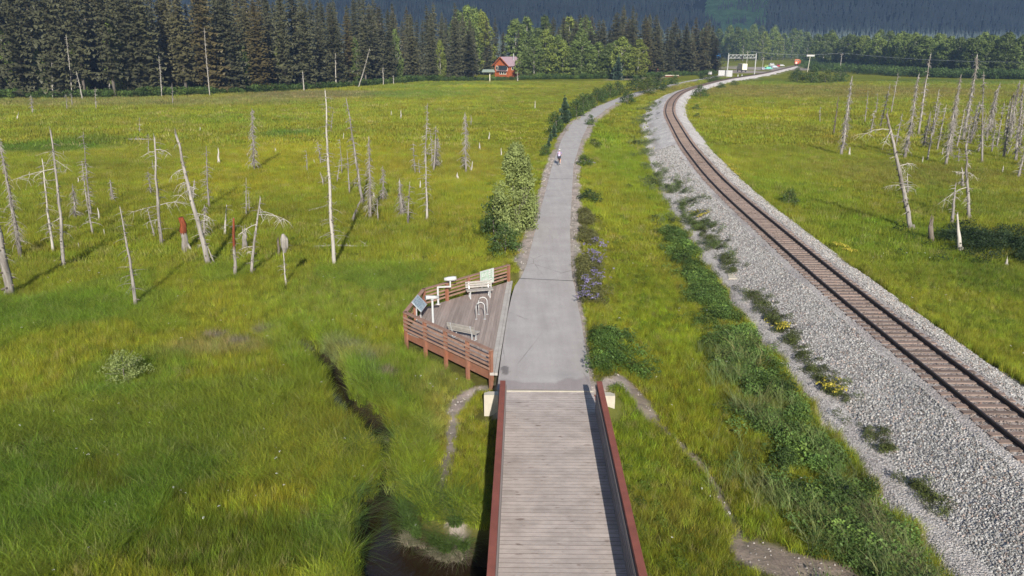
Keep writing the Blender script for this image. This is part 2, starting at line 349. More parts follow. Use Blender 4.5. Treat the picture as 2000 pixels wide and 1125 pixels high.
class MB:
    def __init__(s): s.v = []; s.f = []; s.m = []
    def face(s, *ids, mi=0): s.f.append(ids); s.m.append(mi)
    def box(s, c, d, rz=0., mi=0, rx=0., ry=0.):
        k = len(s.v); mt = Euler((rx, ry, rz)).to_matrix(); c = Vector(c)
        for dx in (-.5, .5):
            for dy in (-.5, .5):
                for dz in (-.5, .5): s.v.append(tuple(c+mt @ Vector((dx*d[0], dy*d[1], dz*d[2]))))
        for q in ((0,1,3,2),(4,6,7,5),(0,4,5,1),(2,3,7,6),(0,2,6,4),(1,5,7,3)): s.face(*[k+i for i in q], mi=mi)
        return s
    def bar(s, a, b, w_, h_, mi=0, up=(0, 0, 1)):
        a, b = Vector(a), Vector(b); d = (b-a).normalized(); u = Vector(up)
        if abs(d.dot(u)) > .98: u = Vector((0, 1, 0))
        r = d.cross(u).normalized(); u = r.cross(d); k = len(s.v)
        for p in (a, b):
            for i, j in ((-1, -1), (1, -1), (1, 1), (-1, 1)): s.v.append(tuple(p+r*(i*w_/2)+u*(j*h_/2)))
        for q in ((3,2,1,0),(4,5,6,7),(0,1,5,4),(1,2,6,5),(2,3,7,6),(3,0,4,7)): s.face(*[k+i for i in q], mi=mi)
        return s
    def tube(s, pts, rad, n=6, mi=0, cap=True):
        pts = [Vector(p) for p in pts]; k = len(s.v); rr = rad if isinstance(rad, (list, tuple)) else [rad]*len(pts)
        for i, p in enumerate(pts):
            d = (pts[min(i+1, len(pts)-1)]-pts[max(i-1, 0)]).normalized(); u = Vector((0, 0, 1)) if abs(d.z) < .9 else Vector((1, 0, 0))
            a = d.cross(u).normalized(); b = d.cross(a)
            for j in range(n):
                t = 2*math.pi*j/n; s.v.append(tuple(p+(a*math.cos(t)+b*math.sin(t))*rr[i]))
        for i in range(len(pts)-1):
            for j in range(n):
                j2 = (j+1) % n; s.face(k+i*n+j, k+i*n+j2, k+(i+1)*n+j2, k+(i+1)*n+j, mi=mi)
        if cap:
            s.face(*[k+j for j in range(n)][::-1], mi=mi); e = k+(len(pts)-1)*n; s.face(*[e+j for j in range(n)], mi=mi)
        return s
    def prism(s, poly, z0, z1, mi=0):
        k = len(s.v); n = len(poly)
        for z in (z0, z1):
            for x, y in poly: s.v.append((x, y, z))
        s.face(*[k+i for i in range(n)][::-1], mi=mi); s.face(*[k+n+i for i in range(n)], mi=mi)
        for i in range(n): s.face(k+i, k+(i+1) % n, k+n+(i+1) % n, k+n+i, mi=mi)
        return s
    def lathe(s, prof, c=(0, 0, 0), n=12, mi=0):
        k = len(s.v)
        for r, z in prof:
            for j in range(n): s.v.append((c[0]+r*math.cos(2*math.pi*j/n), c[1]+r*math.sin(2*math.pi*j/n), c[2]+z))
        for i in range(len(prof)-1):
            for j in range(n): s.face(k+i*n+j, k+i*n+(j+1) % n, k+(i+1)*n+(j+1) % n, k+(i+1)*n+j, mi=mi)
        s.face(*[k+j for j in range(n)][::-1], mi=mi); e = k+(len(prof)-1)*n; s.face(*[e+j for j in range(n)], mi=mi)
        return s
    def mesh(s, name, mats=()):
        me = bpy.data.meshes.new(name); me.from_pydata(s.v, [], s.f)
        for m_ in (mats if isinstance(mats, (list, tuple)) else [mats]): me.materials.append(m_)
        if any(s.m): me.polygons.foreach_set('material_index', s.m)
        me.update(); return me
    def build(s, name, mats, parent=None, smooth=False):
        return link(name, s.mesh(name, mats), None, parent, smooth)
def np_mesh(name, V, Fq, mat=None, col=None, cname='gcol', smooth=True):
    """V (n,3), Fq (m,k) with k = 3 or 4"""
    me = bpy.data.meshes.new(name); V = np.asarray(V, np.float32); Fq = np.asarray(Fq, np.int32); k = Fq.shape[1]
    me.vertices.add(len(V)); me.vertices.foreach_set('co', V.ravel())
    me.loops.add(Fq.size); me.loops.foreach_set('vertex_index', Fq.ravel())
    me.polygons.add(len(Fq)); me.polygons.foreach_set('loop_start', np.arange(0, Fq.size, k, dtype=np.int32))
    me.polygons.foreach_set('use_smooth', np.full(len(Fq), smooth))
    if col is not None:
        a = me.color_attributes.new(cname, 'FLOAT_COLOR', 'POINT'); a.data.foreach_set('color', np.c_[col, np.ones(len(col))].astype(np.float32).ravel())
    me.update(calc_edges=True); me.validate()
    if mat: me.materials.append(mat)
    return me
def grid_faces(nx, ny):
    i = np.arange(ny-1)[:, None]*nx+np.arange(nx-1)[None, :]
    return np.stack([i, i+1, i+1+nx, i+nx], -1).reshape(-1, 4)
def scatter(name, proto, pos, rot, scl, col=None, label=None, cat=None):
    """many instances of one small mesh on points, as one object (kind 'stuff')"""
    n = len(pos); me = bpy.data.meshes.new(name); me.vertices.add(n); me.vertices.foreach_set('co', np.asarray(pos, np.float32).ravel())
    for an, arr in (('rot', rot), ('scl', scl)):
        a = me.attributes.new(an, 'FLOAT_VECTOR', 'POINT'); a.data.foreach_set('vector', np.asarray(arr, np.float32).ravel())
    if col is not None:
        a = me.attributes.new('col', 'FLOAT_COLOR', 'POINT'); a.data.foreach_set('color', np.c_[col, np.ones(n)].astype(np.float32).ravel())
    o = link(name, me); g = bpy.data.node_groups.new(name+'_nodes', 'GeometryNodeTree')
    g.interface.new_socket('Geometry', in_out='INPUT', socket_type='NodeSocketGeometry'); g.interface.new_socket('Geometry', in_out='OUTPUT', socket_type='NodeSocketGeometry')
    gi = g.nodes.new('NodeGroupInput'); go = g.nodes.new('NodeGroupOutput'); ip = g.nodes.new('GeometryNodeInstanceOnPoints'); oi = g.nodes.new('GeometryNodeObjectInfo')
    oi.inputs[0].default_value = proto; oi.inputs['As Instance'].default_value = False
    for an, sock in (('rot', 'Rotation'), ('scl', 'Scale')):
        na = g.nodes.new('GeometryNodeInputNamedAttribute'); na.data_type = 'FLOAT_VECTOR'; na.inputs[0].default_value = an; g.links.new(na.outputs[0], ip.inputs[sock])
    g.links.new(gi.outputs[0], ip.inputs['Points']); g.links.new(oi.outputs['Geometry'], ip.inputs['Instance']); g.links.new(ip.outputs[0], go.inputs[0])
    md = o.modifiers.new('scatter', 'NODES'); md.node_group = g
    return tag(o, label, cat, kind='stuff')
def proto_obj(name, me): return bpy.data.objects.new(name, me)       # never linked: only feeds the scatter

# ================================================================== SETTING: ground
def axis(segs):
    out = []
    for a, b, st in segs: out += list(np.arange(a, b, st))
    out.append(segs[-1][1]); return np.array(out)
gx = axis([(-2600,-700,190),(-700,-240,20),(-240,-90,4),(-90,-34,1.1),(-34,-14,.4),(-14,24,.16),(24,40,.4),(40,110,1.1),(110,280,4),(280,700,20),(700,2600,190)])
gy = axis([(-120,0,12),(0,14,.8),(14,48,.16),(48,80,.4),(80,140,1),(140,300,2.5),(300,620,6),(620,1300,40),(1300,6000,400)])
GX, GY = np.meshgrid(gx, gy); GZ = gz(GX, GY)
gc = meadow_col(GX, GY)*.72
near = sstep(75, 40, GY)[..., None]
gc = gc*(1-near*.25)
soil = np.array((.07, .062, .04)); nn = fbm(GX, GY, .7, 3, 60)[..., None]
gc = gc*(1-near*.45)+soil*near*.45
bm = bare_mask(GX, GY)[..., None]; bcol = np.where(((np.abs(lat(PX, GX, GY)) > 3.3) & (GY < 60))[..., None], np.where(((GX > 5) | (GY < 24))[..., None], DIRT, np.array((.26, .225, .20))), GRAVEL_BARE*1.15)*(.65+.7*fbm(GX, GY, .8, 3, 33)[..., None])
gc = gc*(1-bm)+bcol*bm
ck = creek_d(GX, GY)[..., None]; a = 1-sstep(.1, .5, ck); gc = gc*(1-a)+np.array((.022, .017, .012))*a
tl = lat(TX, GX, GY); a = ((tl > -5.9) & (tl < 3.8) & (GY < 600))[..., None]*.8; gc = gc*(1-a)+np.array((.30, .28, .26))*a
V = np.stack([GX, GY, GZ], -1).reshape(-1, 3)
ground = link('ground', np_mesh('ground', V, grid_faces(len(gx), len(gy)), M['ground'], gc.reshape(-1, 3))); tag(ground, kind='structure')

# water of the creek
wv = np_mesh('creek_water', [(-14, 4, WATER_Z), (12, 4, WATER_Z), (12, 40, WATER_Z), (-14, 40, WATER_Z)], [(0, 1, 2, 3)], M['water'])
tag(link('creek_water', wv), kind='structure')

# ------------------------------------------------------------------ strips that follow a line
def strip(name, line, y0, y1, step, offs, zfun, mat, colfun=None):
    ys = [y0]
    while ys[-1] < y1:
        _, _, f = frame(line, ys[-1]); ys.append(ys[-1]+step*(1+max(0, ys[-1]-60)/60)*f[1])
    rows = []; cols = []
    for y in ys:
        x, n, f = frame(line, y); o = offs(y)
        for d in o: rows.append((x+n[0]*d, y+n[1]*d, zfun(d, x+n[0]*d, y+n[1]*d)))
    V = np.array(rows); nx = len(offs(y0)); col = colfun(V[:, 0], V[:, 1]) if colfun else np.ones((len(V), 3))
    return link(name, np_mesh(name, V, grid_faces(nx, len(ys)), mat, col))
def asphalt_col(x, y):
    n = fbm(x, y, .9, 4, 71); c = np.ones((len(x), 3))
    e = y+(.5-n)*1.0+.25*np.sin(x*1.4)                      # darker, pinker approach slab next to the bridge
    a = (1-sstep(28.15, 28.35, e))[:, None]; c = c*(1-a)+np.array((.80, .76, .77))*a
    a = np.exp(-(((x-2.1)/.75)**2+((y-28.75)/.35)**2))[:, None]*.30*(.4+1.2*n[:, None]); c = c*(1-a)+np.array((.55, .58, .62))*a
    q = np.hypot((x+.27+(y-29.3)*.1)/.20, (y-29.25)/.55)+.9*(n-.5)
    a = (1-sstep(.85, 1.0, q))[:, None]; c = c*(1-a)+np.array((.50, .49, .50))*a
    a = (sstep(46, 90, y))[:, None]; c = c*(1+a*.04)
    return c
ph = lambda y: float(np.interp(y, *PHW))
def poff(y): return np.linspace(-ph(y), ph(y), 45)
pn = lambda d, x, y: .0
path = strip('cycle_path', PX, 27.3, 388, .10, poff, lambda d, x, y: .012-.02*(abs(d)/1.8)**2, M['asphalt'], asphalt_col); tag(path, kind='structure')
# joint across the path
j = MB(); x0, n0, f0 = frame(PX, 42.3); j.bar((x0-1.62, 42.55, .013), (x0+1.6, 42.05, .013), .05, .012); tag(j.build('path_joint', M['black']), kind='structure')
j = MB(); x0, n0, f0 = frame(PX, 78); j.bar((x0-1.2, 78.05, .013), (x0+1.2, 77.9, .013), .07, .012); tag(j.build('path_joint', M['black']), kind='structure')

def bcolf(x, y):
    n = fbm(x, y, 2.5, 3, 81); d = lat(TX, x, y)
    c = np.ones((len(x), 3))*(.92+.3*n[:, None])*(1+.4*sstep(55, 105, y))[:, None]  # bed colour lifted with distance, standing in for the sunlit loose stones
    a = (np.exp(-(d/1.1)**2))[:, None]*.75; c = c*(1-a)+np.array((.72, .60, .55))*a          # rusty between the rails
    a = (np.exp(-((d+4.0)/.5)**2))[:, None]*.45*sstep(.45, .65, n)[:, None]; c = c*(1-a)+np.array((.52, .47, .38))*a
    return c
bo = np.concatenate([np.linspace(-5.9, -1.6, 16), np.linspace(-1.2, 1.2, 5), np.linspace(1.6, 4.1, 9)])
bal = strip('ballast', TX, 6, 560, .25, lambda y: bo, lambda d, x, y: float(ballast_z(d))+(.09*(float(fbm(x, y, .9, 3, 91))-.5)+.16*(float(fbm(x, y, 2.6, 2, 95))-.5) if abs(d) > 1.7 else .0), M['ballast'], bcolf)
tag(bal, kind='structure')

# ================================================================== RAILWAY TRACK
track = empty('railway_track', (18.1, 25, .3), 0, 'single railway track on timber ties curving away through grey ballast', 'railway track')
Ti = Matrix.Translation((-18.1, -25, -.3))
def arc_rows(line, y0, y1, step):
    y = y0; out = []
    while y < y1:
        x, n, f = frame(line, y); out.append((x, y, n, f)); y += step*f[1]
    return out
for sgn in (-1, 1):
    rows = arc_rows(TX, 6, 560, 1.0); V = []; prof = [(-.07,.33),(.07,.33),(.07,.36),(.015,.38),(.015,.45),(.038,.46),(.038,.505),(-.038,.505),(-.038,.46),(-.015,.45),(-.015,.38),(-.07,.36)]
    for x, y, n, f in rows:
        for a, z in prof: V.append((x+n[0]*(sgn*.75+a)-18.1, y+n[1]*(sgn*.75+a)-25, z+.0-.3))
    k = len(prof); Fq = [(i*k+q, i*k+(q+1) % k, (i+1)*k+(q+1) % k, (i+1)*k+q) for i in range(len(rows)-1) for q in range(k)]
    link('rail', np_mesh('rail', V, Fq, M['rail'], smooth=False), None, track)
tie_me = [MB().box((0, 0, -.08), (2.55+R.uniform(-.06, .06), .23, .19)).mesh('tie', M['tie']) for _ in range(4)]
plate_me = MB().box((0, 0, 0), (.34, .19, .02)).mesh('tie_plate', M['rail'])
trows = arc_rows(TX, 12, 560, .53); far_ties = MB()
for i, (x, y, n, f) in enumerate(trows):
    a = math.atan2(n[1], n[0])+R.gauss(0, .008); o_ = R.gauss(0, .03); zz = .03+R.uniform(-.012, .008)
    if 10 <= i < 310:
        t = link('tie', tie_me[i % 4], None, track); t.location = (x-18.1+n[0]*o_, y-25+n[1]*o_, zz); t.rotation_euler = (R.gauss(0, .01), 0, a)
    else: far_ties.box((x-18.1, y-25, zz-.08), (2.55, .23, .19), a)
tag(far_ties.build('far_ties', M['tie'], track), kind='stuff')

# ================================================================== BRIDGE
bridge = empty('footbridge', (BR_O[0], BR_O[1], 0), -BR_A, 'plank footbridge with rusty steel side trusses carrying the path over the creek', 'bridge')
y = -.02; i = 0; LB = 21.0
while y > -LB:
    w_ = R.choice((.185, .19, .195)); th = .07
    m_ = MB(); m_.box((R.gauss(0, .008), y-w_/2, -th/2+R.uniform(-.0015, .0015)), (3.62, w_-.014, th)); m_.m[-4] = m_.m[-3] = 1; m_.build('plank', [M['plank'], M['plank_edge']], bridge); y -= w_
MB().box((0, .05, -.03), (3.62, .07, .1)).build('end_beam', M['concrete'], bridge)
Y1, Y0 = -1.75, -LB
for sx in (-1, 1):
    X = sx*1.82
    MB().box((X, (Y0+Y1)/2, 1.23), (.2, Y1-Y0, .16)).build('top_chord', M['rust'], bridge)
    MB().box((X, (Y0+0)/2, -.22), (.16, -Y0, .22)).build('bottom_chord', M['rust'], bridge)
    n_ = 9; ys = np.linspace(Y1-.08, Y0+.1, n_)
    for k in range(n_):
        MB().box((X, ys[k], .51), (.12, .14, 1.28)).build('vertical_post', M['rust'], bridge)
        if k < n_-1: MB().bar((X+sx*.01, ys[k]-.07, -.08), (X+sx*.01, ys[k+1]+.07, 1.12), .07, .1).build('diagonal_brace', M['rust'], bridge)
    for z in (.22, .42, .62, .82, 1.0):
        MB().box((X-sx*.085, (Y0+Y1)/2+.03, z), (.045, Y1-Y0+.1, .10)).build('safety_rail', M['rail_wood_grey'], bridge)
    MB().box((X-sx*.125, (Y0+Y1)/2+.02, 1.09), (.045, Y1-Y0+.02, .1)).build('hand_rail', M['rail_wood_grey'], bridge)
    MB().box((X-sx*.09, (Y0+Y1)/2, .07), (.05, Y1-Y0, .13)).build('toe_board', M['rail_wood_grey'], bridge)
for sx, lb in ((-1, 'pale concrete wing block beside the bridge end under the viewing deck corner'), (1, 'pale concrete wing block at the right-hand end of the footbridge')):
    m_ = MB(); X = sx*2.42+(0 if sx > 0 else .02)
    m_.prism([(X-.34*sx, -.05), (X+.04*sx, -.05), (X+.22*sx, -.18), (X+.22*sx, -.38), (X-.34*sx, -.38)][::(1 if sx > 0 else -1)], -1.3, .02)
    o = m_.build('abutment_block', M['concrete']); o.location = (BR_O[0], BR_O[1], 0); o.rotation_euler = (0, 0, -BR_A); tag(o, lb, 'concrete block')
MB().box((0, -.55, -1.0), (3.5, .9, 1.5)).build('abutment', M['concrete'], bridge)

# ================================================================== VIEWING DECK
deck = empty('viewing_deck', (-.5, 35.5, 0), 0, 'trapezoid timber viewing deck with red-brown railings beside the path', 'viewing deck')
D0 = Vector((-.5, 35.5, 0)); A, B, C_, D_ = [Vector((x, y, 0)) for x, y in DECK[:4]]
def xr(y):      # right-hand border of the planks
    t = (y-29)/12.9; return -.95+t*.65
def edge_y(x):  # lower and upper border of the deck at x
    lo = A.y+(x-A.x)/(B.x-A.x)*(B.y-A.y) if x < A.x else A.y
    hi = D_.y+(x-D_.x)/(C_.x-D_.x)*(C_.y-D_.y) if x < D_.x else D_.y
    if x < C_.x:
        t = (x-B.x)/(C_.x-B.x); lo, hi = B.y+.0, B.y+t*(C_.y-B.y)
        lo = A.y+(x-A.x)/(B.x-A.x)*(B.y-A.y)
    return lo, hi
# planks run along the path: clip rotated strips to the deck outline
ang = math.atan2(.65, 12.9); pw = .142; k = 0; inner = [(A.x, A.y), (B.x, B.y), (C_.x, C_.y), (D_.x, D_.y)]
def clip_line(px, py, dx, dy, poly):
    ts = []
    for (x0, y0), (x1, y1) in zip(poly, poly[1:]+poly[:1]):
        ex, ey = x1-x0, y1-y0; den = dx*ey-dy*ex
        if abs(den) < 1e-9: continue
        t = ((x0-px)*ey-(y0-py)*ex)/den; s_ = ((x0-px)*dy-(y0-py)*dx)/den
        if -1e-6 <= s_ <= 1+1e-6: ts.append(t)
    return (min(ts), max(ts)) if len(ts) > 1 else None
poly2 = [(A.x+.25, A.y-.27), (B.x, B.y), (C_.x, C_.y), (D_.x+.03, D_.y+.03)]
dx, dy = math.sin(ang), math.cos(ang)
for k in range(40):
    off = .02-(k+.5)*pw; px, py = -.97+off*dy, 29-off*dx
    e = [clip_line(px+q*pw*dy, py-q*pw*dx, dx, dy, [(.4, 28.4), (B.x, B.y), (C_.x, C_.y), (.4, 42.55)]) for q in (-.47, .47)]
    if not e[0] or not e[1] or e[0][1]-e[0][0] < .3: continue
    pts = []
    for q, (t0, t1) in zip((-.47, .47), e): pts.append([(px+q*pw*dy+dx*t-D0.x, py-q*pw*dx+dy*t-D0.y) for t in (t0, t1)])
    m_ = MB(); m_.prism([pts[0][0], pts[1][0], pts[1][1], pts[0][1]], -.045+R.uniform(-.003, .002), R.uniform(-.002, .003)+.001)
    m_.build('plank', M['deck_plank'], deck)
# kerb between deck and asphalt: two timbers with a gap
for o_, w_, mm in ((.10, .19, 'kerb'), (.27, .13, 'kerb')):
    m_ = MB(); a_ = (xr(28.9)+o_-D0.x, 28.9-D0.y); b_ = (xr(42)+o_-D0.x, 42-D0.y); m_.bar((*a_, -.03), (*b_, -.03), w_, .12); m_.build('kerb_board', M[mm], deck)
def railing(p, q, n, first=True, last=True, mat='red_wood'):
    L = (q-p).length; d = (q-p).normalized(); nrm = Vector((d.y, -d.x, 0)); rz = math.atan2(d.y, d.x)
    for i in range(n+1):
        if (i == 0 and not first) or (i == n and not last): continue
        c = p+d*(L*i/n)-D0; g_ = gz1(c.x+D0.x, c.y+D0.y); zb = min(g_, -.5)-.1
        MB().box((c.x, c.y, (1.02+zb)/2), (.14, .14, 1.02-zb), rz).build('railing_post', M[mat], deck)
    mid = (p+q)/2-D0; ins = nrm*(.10)
    for z in (.20, .40, .60, .80):
        MB().box((mid.x+ins.x, mid.y+ins.y, z), (L-.02, .045, .09), rz).build('railing_board', M['red_wood_worn'], deck)
    MB().box((mid.x, mid.y, 1.045), (L+.1, .2, .045), rz).build('top_rail', M['red_wood_worn'], deck)
    out = nrm*-.095
    MB().box((mid.x+out.x, mid.y+out.y, -.2), (L+.1, .05, .40), rz).build('skirt_board', M['red_wood'], deck)
railing(B, A, 4, True, True)
railing(C_, B, 2, False, False)
railing(D_, C_, 4, True, True)
for t in (.1, .37, .63, .9):    # bearers under the planks
    pa = A.lerp(B, t); pb = D_.lerp(C_, t); MB().bar(pa-D0+Vector((.1, .1, -.16)), pb-D0+Vector((.1, -.1, -.16)), .1, .2).build('bearer', M['red_wood'], deck)

# ------------------------------------------------------------------ deck furniture
def make_bench(loc, rz, label):
    b = empty('park_bench', loc, rz, label, 'bench', 'benches on the viewing deck')
    for k in range(4): MB().box((0, -.17+k*.115, .45), (1.5, .095, .04)).build('seat_slat', M['bench_wood'], b)
    for k in range(3): MB().box((0, .27+k*.035, .56+k*.12), (1.5, .035, .1), rx=-.28).build('back_slat', M['bench_wood'], b)
    for sx in (-.55, .55):
        f = MB(); f.bar((sx, -.16, .0), (sx, -.16, .43), .05, .05); f.bar((sx, .2, 0), (sx, .2, .43), .05, .05); f.bar((sx, -.2, .41), (sx, .24, .41), .05, .05)
        f.bar((sx, .22, .41), (sx, .37, .85), .05, .04); f.bar((sx, -.22, .015), (sx, .28, .015), .06, .03); f.build('leg_frame', M['grey_metal'], b)
    return b
def at(u, v, z=0.): x, y = P(u, v, z); return (x, y, z)
make_bench((at(905, 662)[0]+.05, at(905, 662)[1]+.0, 0), math.radians(152), 'silvery slatted bench near the front railing with its back to the path')
make_bench((at(937, 580)[0], at(937, 580)[1]-.05, 0), math.radians(14), 'silvery slatted bench below the white map panel on the far railing')
# bicycle rack hoops
bx, by, _ = at(941, 622)
rk = empty('bicycle_rack', (bx, by, 0), 0, 'white bicycle rack of two bent tube hoops on the deck', 'bicycle rack')
def hoop(y_, x_, h_):
    m_ = MB(); pts = [(x_-.22, y_, 0), (x_-.22, y_, h_-.22)]+[(x_-.22*math.cos(t), y_, h_-.22+.22*math.sin(t)) for t in np.linspace(.2, math.pi-.2, 7)]+[(x_+.22, y_, h_-.22), (x_+.22, y_, 0)]
    m_.tube(pts, .025, 8); m_.build('hoop', M['white_paint'], rk, True)
hoop(-.1, -.06, .92); hoop(.62, .04, .95)
for x_, y_ in ((-.28, -.1), (.16, -.1), (-.18, .62), (.26, .62)): MB().lathe([(.07, 0), (.07, .012)], (x_, y_, 0), 8).build('base_flange', M['grey_metal'], rk)
# two spotting scopes
sx_, sy_, _ = at(846, 634)
s1 = empty('spotting_scope', (sx_, sy_, 0), math.radians(20), 'white coin-style viewing scope on a straight post by the front railing', 'viewing scope')
MB().lathe([(.13, 0), (.13, .02), (.055, .03), (.05, 1.3)], n=12).build('post', M['white_paint'], s1, True)
MB().tube([(.32, .0, 1.42), (.1, 0, 1.44), (-.12, 0, 1.46), (-.34, 0, 1.48)], [.075, .095, .1, .11], 10).build('scope_body', M['white_paint'], s1, True)
MB().lathe([(.06, 1.28), (.09, 1.36), (.05, 1.38)], n=10).build('yoke', M['grey_metal'], s1)
MB().tube([(-.341, 0, 1.48), (-.36, 0, 1.482)], .09, 10).build('lens', M['glass_dark'], s1)
sx_, sy_, _ = at(856, 594)
s2 = empty('spotting_scope', (sx_, sy_, 0), math.radians(8), 'white viewing scope on a cranked arm near the left corner of the deck', 'viewing scope')
MB().lathe([(.14, 0), (.14, .02), (.055, .03), (.05, .98)], n=12).build('post', M['white_paint'], s2, True)
m_ = MB(); m_.bar((-.04, 0, .98), (.72, 0, .98), .08, .07); m_.bar((.68, 0, .98), (.68, 0, 1.3), .07, .07); m_.build('cranked_arm', M['white_paint'], s2)
MB().tube([(.36, 0, 1.4), (.56, 0, 1.41), (.9, 0, 1.43), (1.02, 0, 1.44)], [.08, .12, .13, .1], 10).build('scope_body', M['white_paint'], s2, True)
# two interpretive panels
def mat_panel(name, base, ink, s):
    m, n, b = _new(name); v = _tc(n, 'Object'); f = _noise(n, v, s, 3, .5); col = _ramp(n, f, [(.40, base), (.5, sc3(base, .88)), (.56, ink), (.62, base)])
    n.links.new(col, b.inputs['Base Color']); b.inputs['Roughness'].default_value = .3; return m
M['map'] = mat_panel('map_print', (.46, .50, .46), (.26, .40, .28), 4); M['map2'] = mat_panel('photo_print', (.30, .36, .40), (.16, .22, .26), 3.5)
def panel(loc, rz, w_, h_, tilt, z, label, mk, fr):
    p = empty('interpretive_sign', loc, rz, label, 'sign')
    MB().box((0, 0, z), (w_+.08, .03, h_+.08), rx=tilt).build('frame', M[fr], p)
    c = Vector((0, 0, z))+Euler((tilt, 0, 0)).to_matrix() @ Vector((0, -.021, 0))
    MB().box(c, (w_, .012, h_), rx=tilt).build('print_panel', M[mk], p)
    for sx in (-.36, .36): MB().box((sx*w_, .05, z*.5+.02), (.06, .05, z+.05)).build('leg', M['grey_metal'], p)
    t = MB()
    for r_ in range(5):
        for (xa, L_) in ((-.42*w_, .32*w_), (.1*w_, .3*w_)):
            if R.random() < .75:
                q = Vector((xa+L_/2, -.029, (.5-.17*(r_+.6))*h_)); t.box(Vector((0, 0, z))+Euler((tilt, 0, 0)).to_matrix() @ q, (L_*R.uniform(.6, 1), .003, .012), rx=tilt)
    t.build('print_lines', M['steel_dark'], p); return p
dirDC = (C_-D_).normalized(); q = D_.lerp(C_, .30)
panel((q.x+.12, q.y-.22, 0), math.atan2(-dirDC.y, -dirDC.x), 1.0, .78, 0., .80, 'upright white map panel fixed in front of the far railing', 'map', 'white_paint')
q = B.lerp(C_, .42); panel((q.x+.3, q.y, 0), math.atan2((C_-B).y, (C_-B).x), 1.1, .62, -.75, .98, 'tilted grey picture panel at the left end of the deck', 'map2', 'grey_metal')

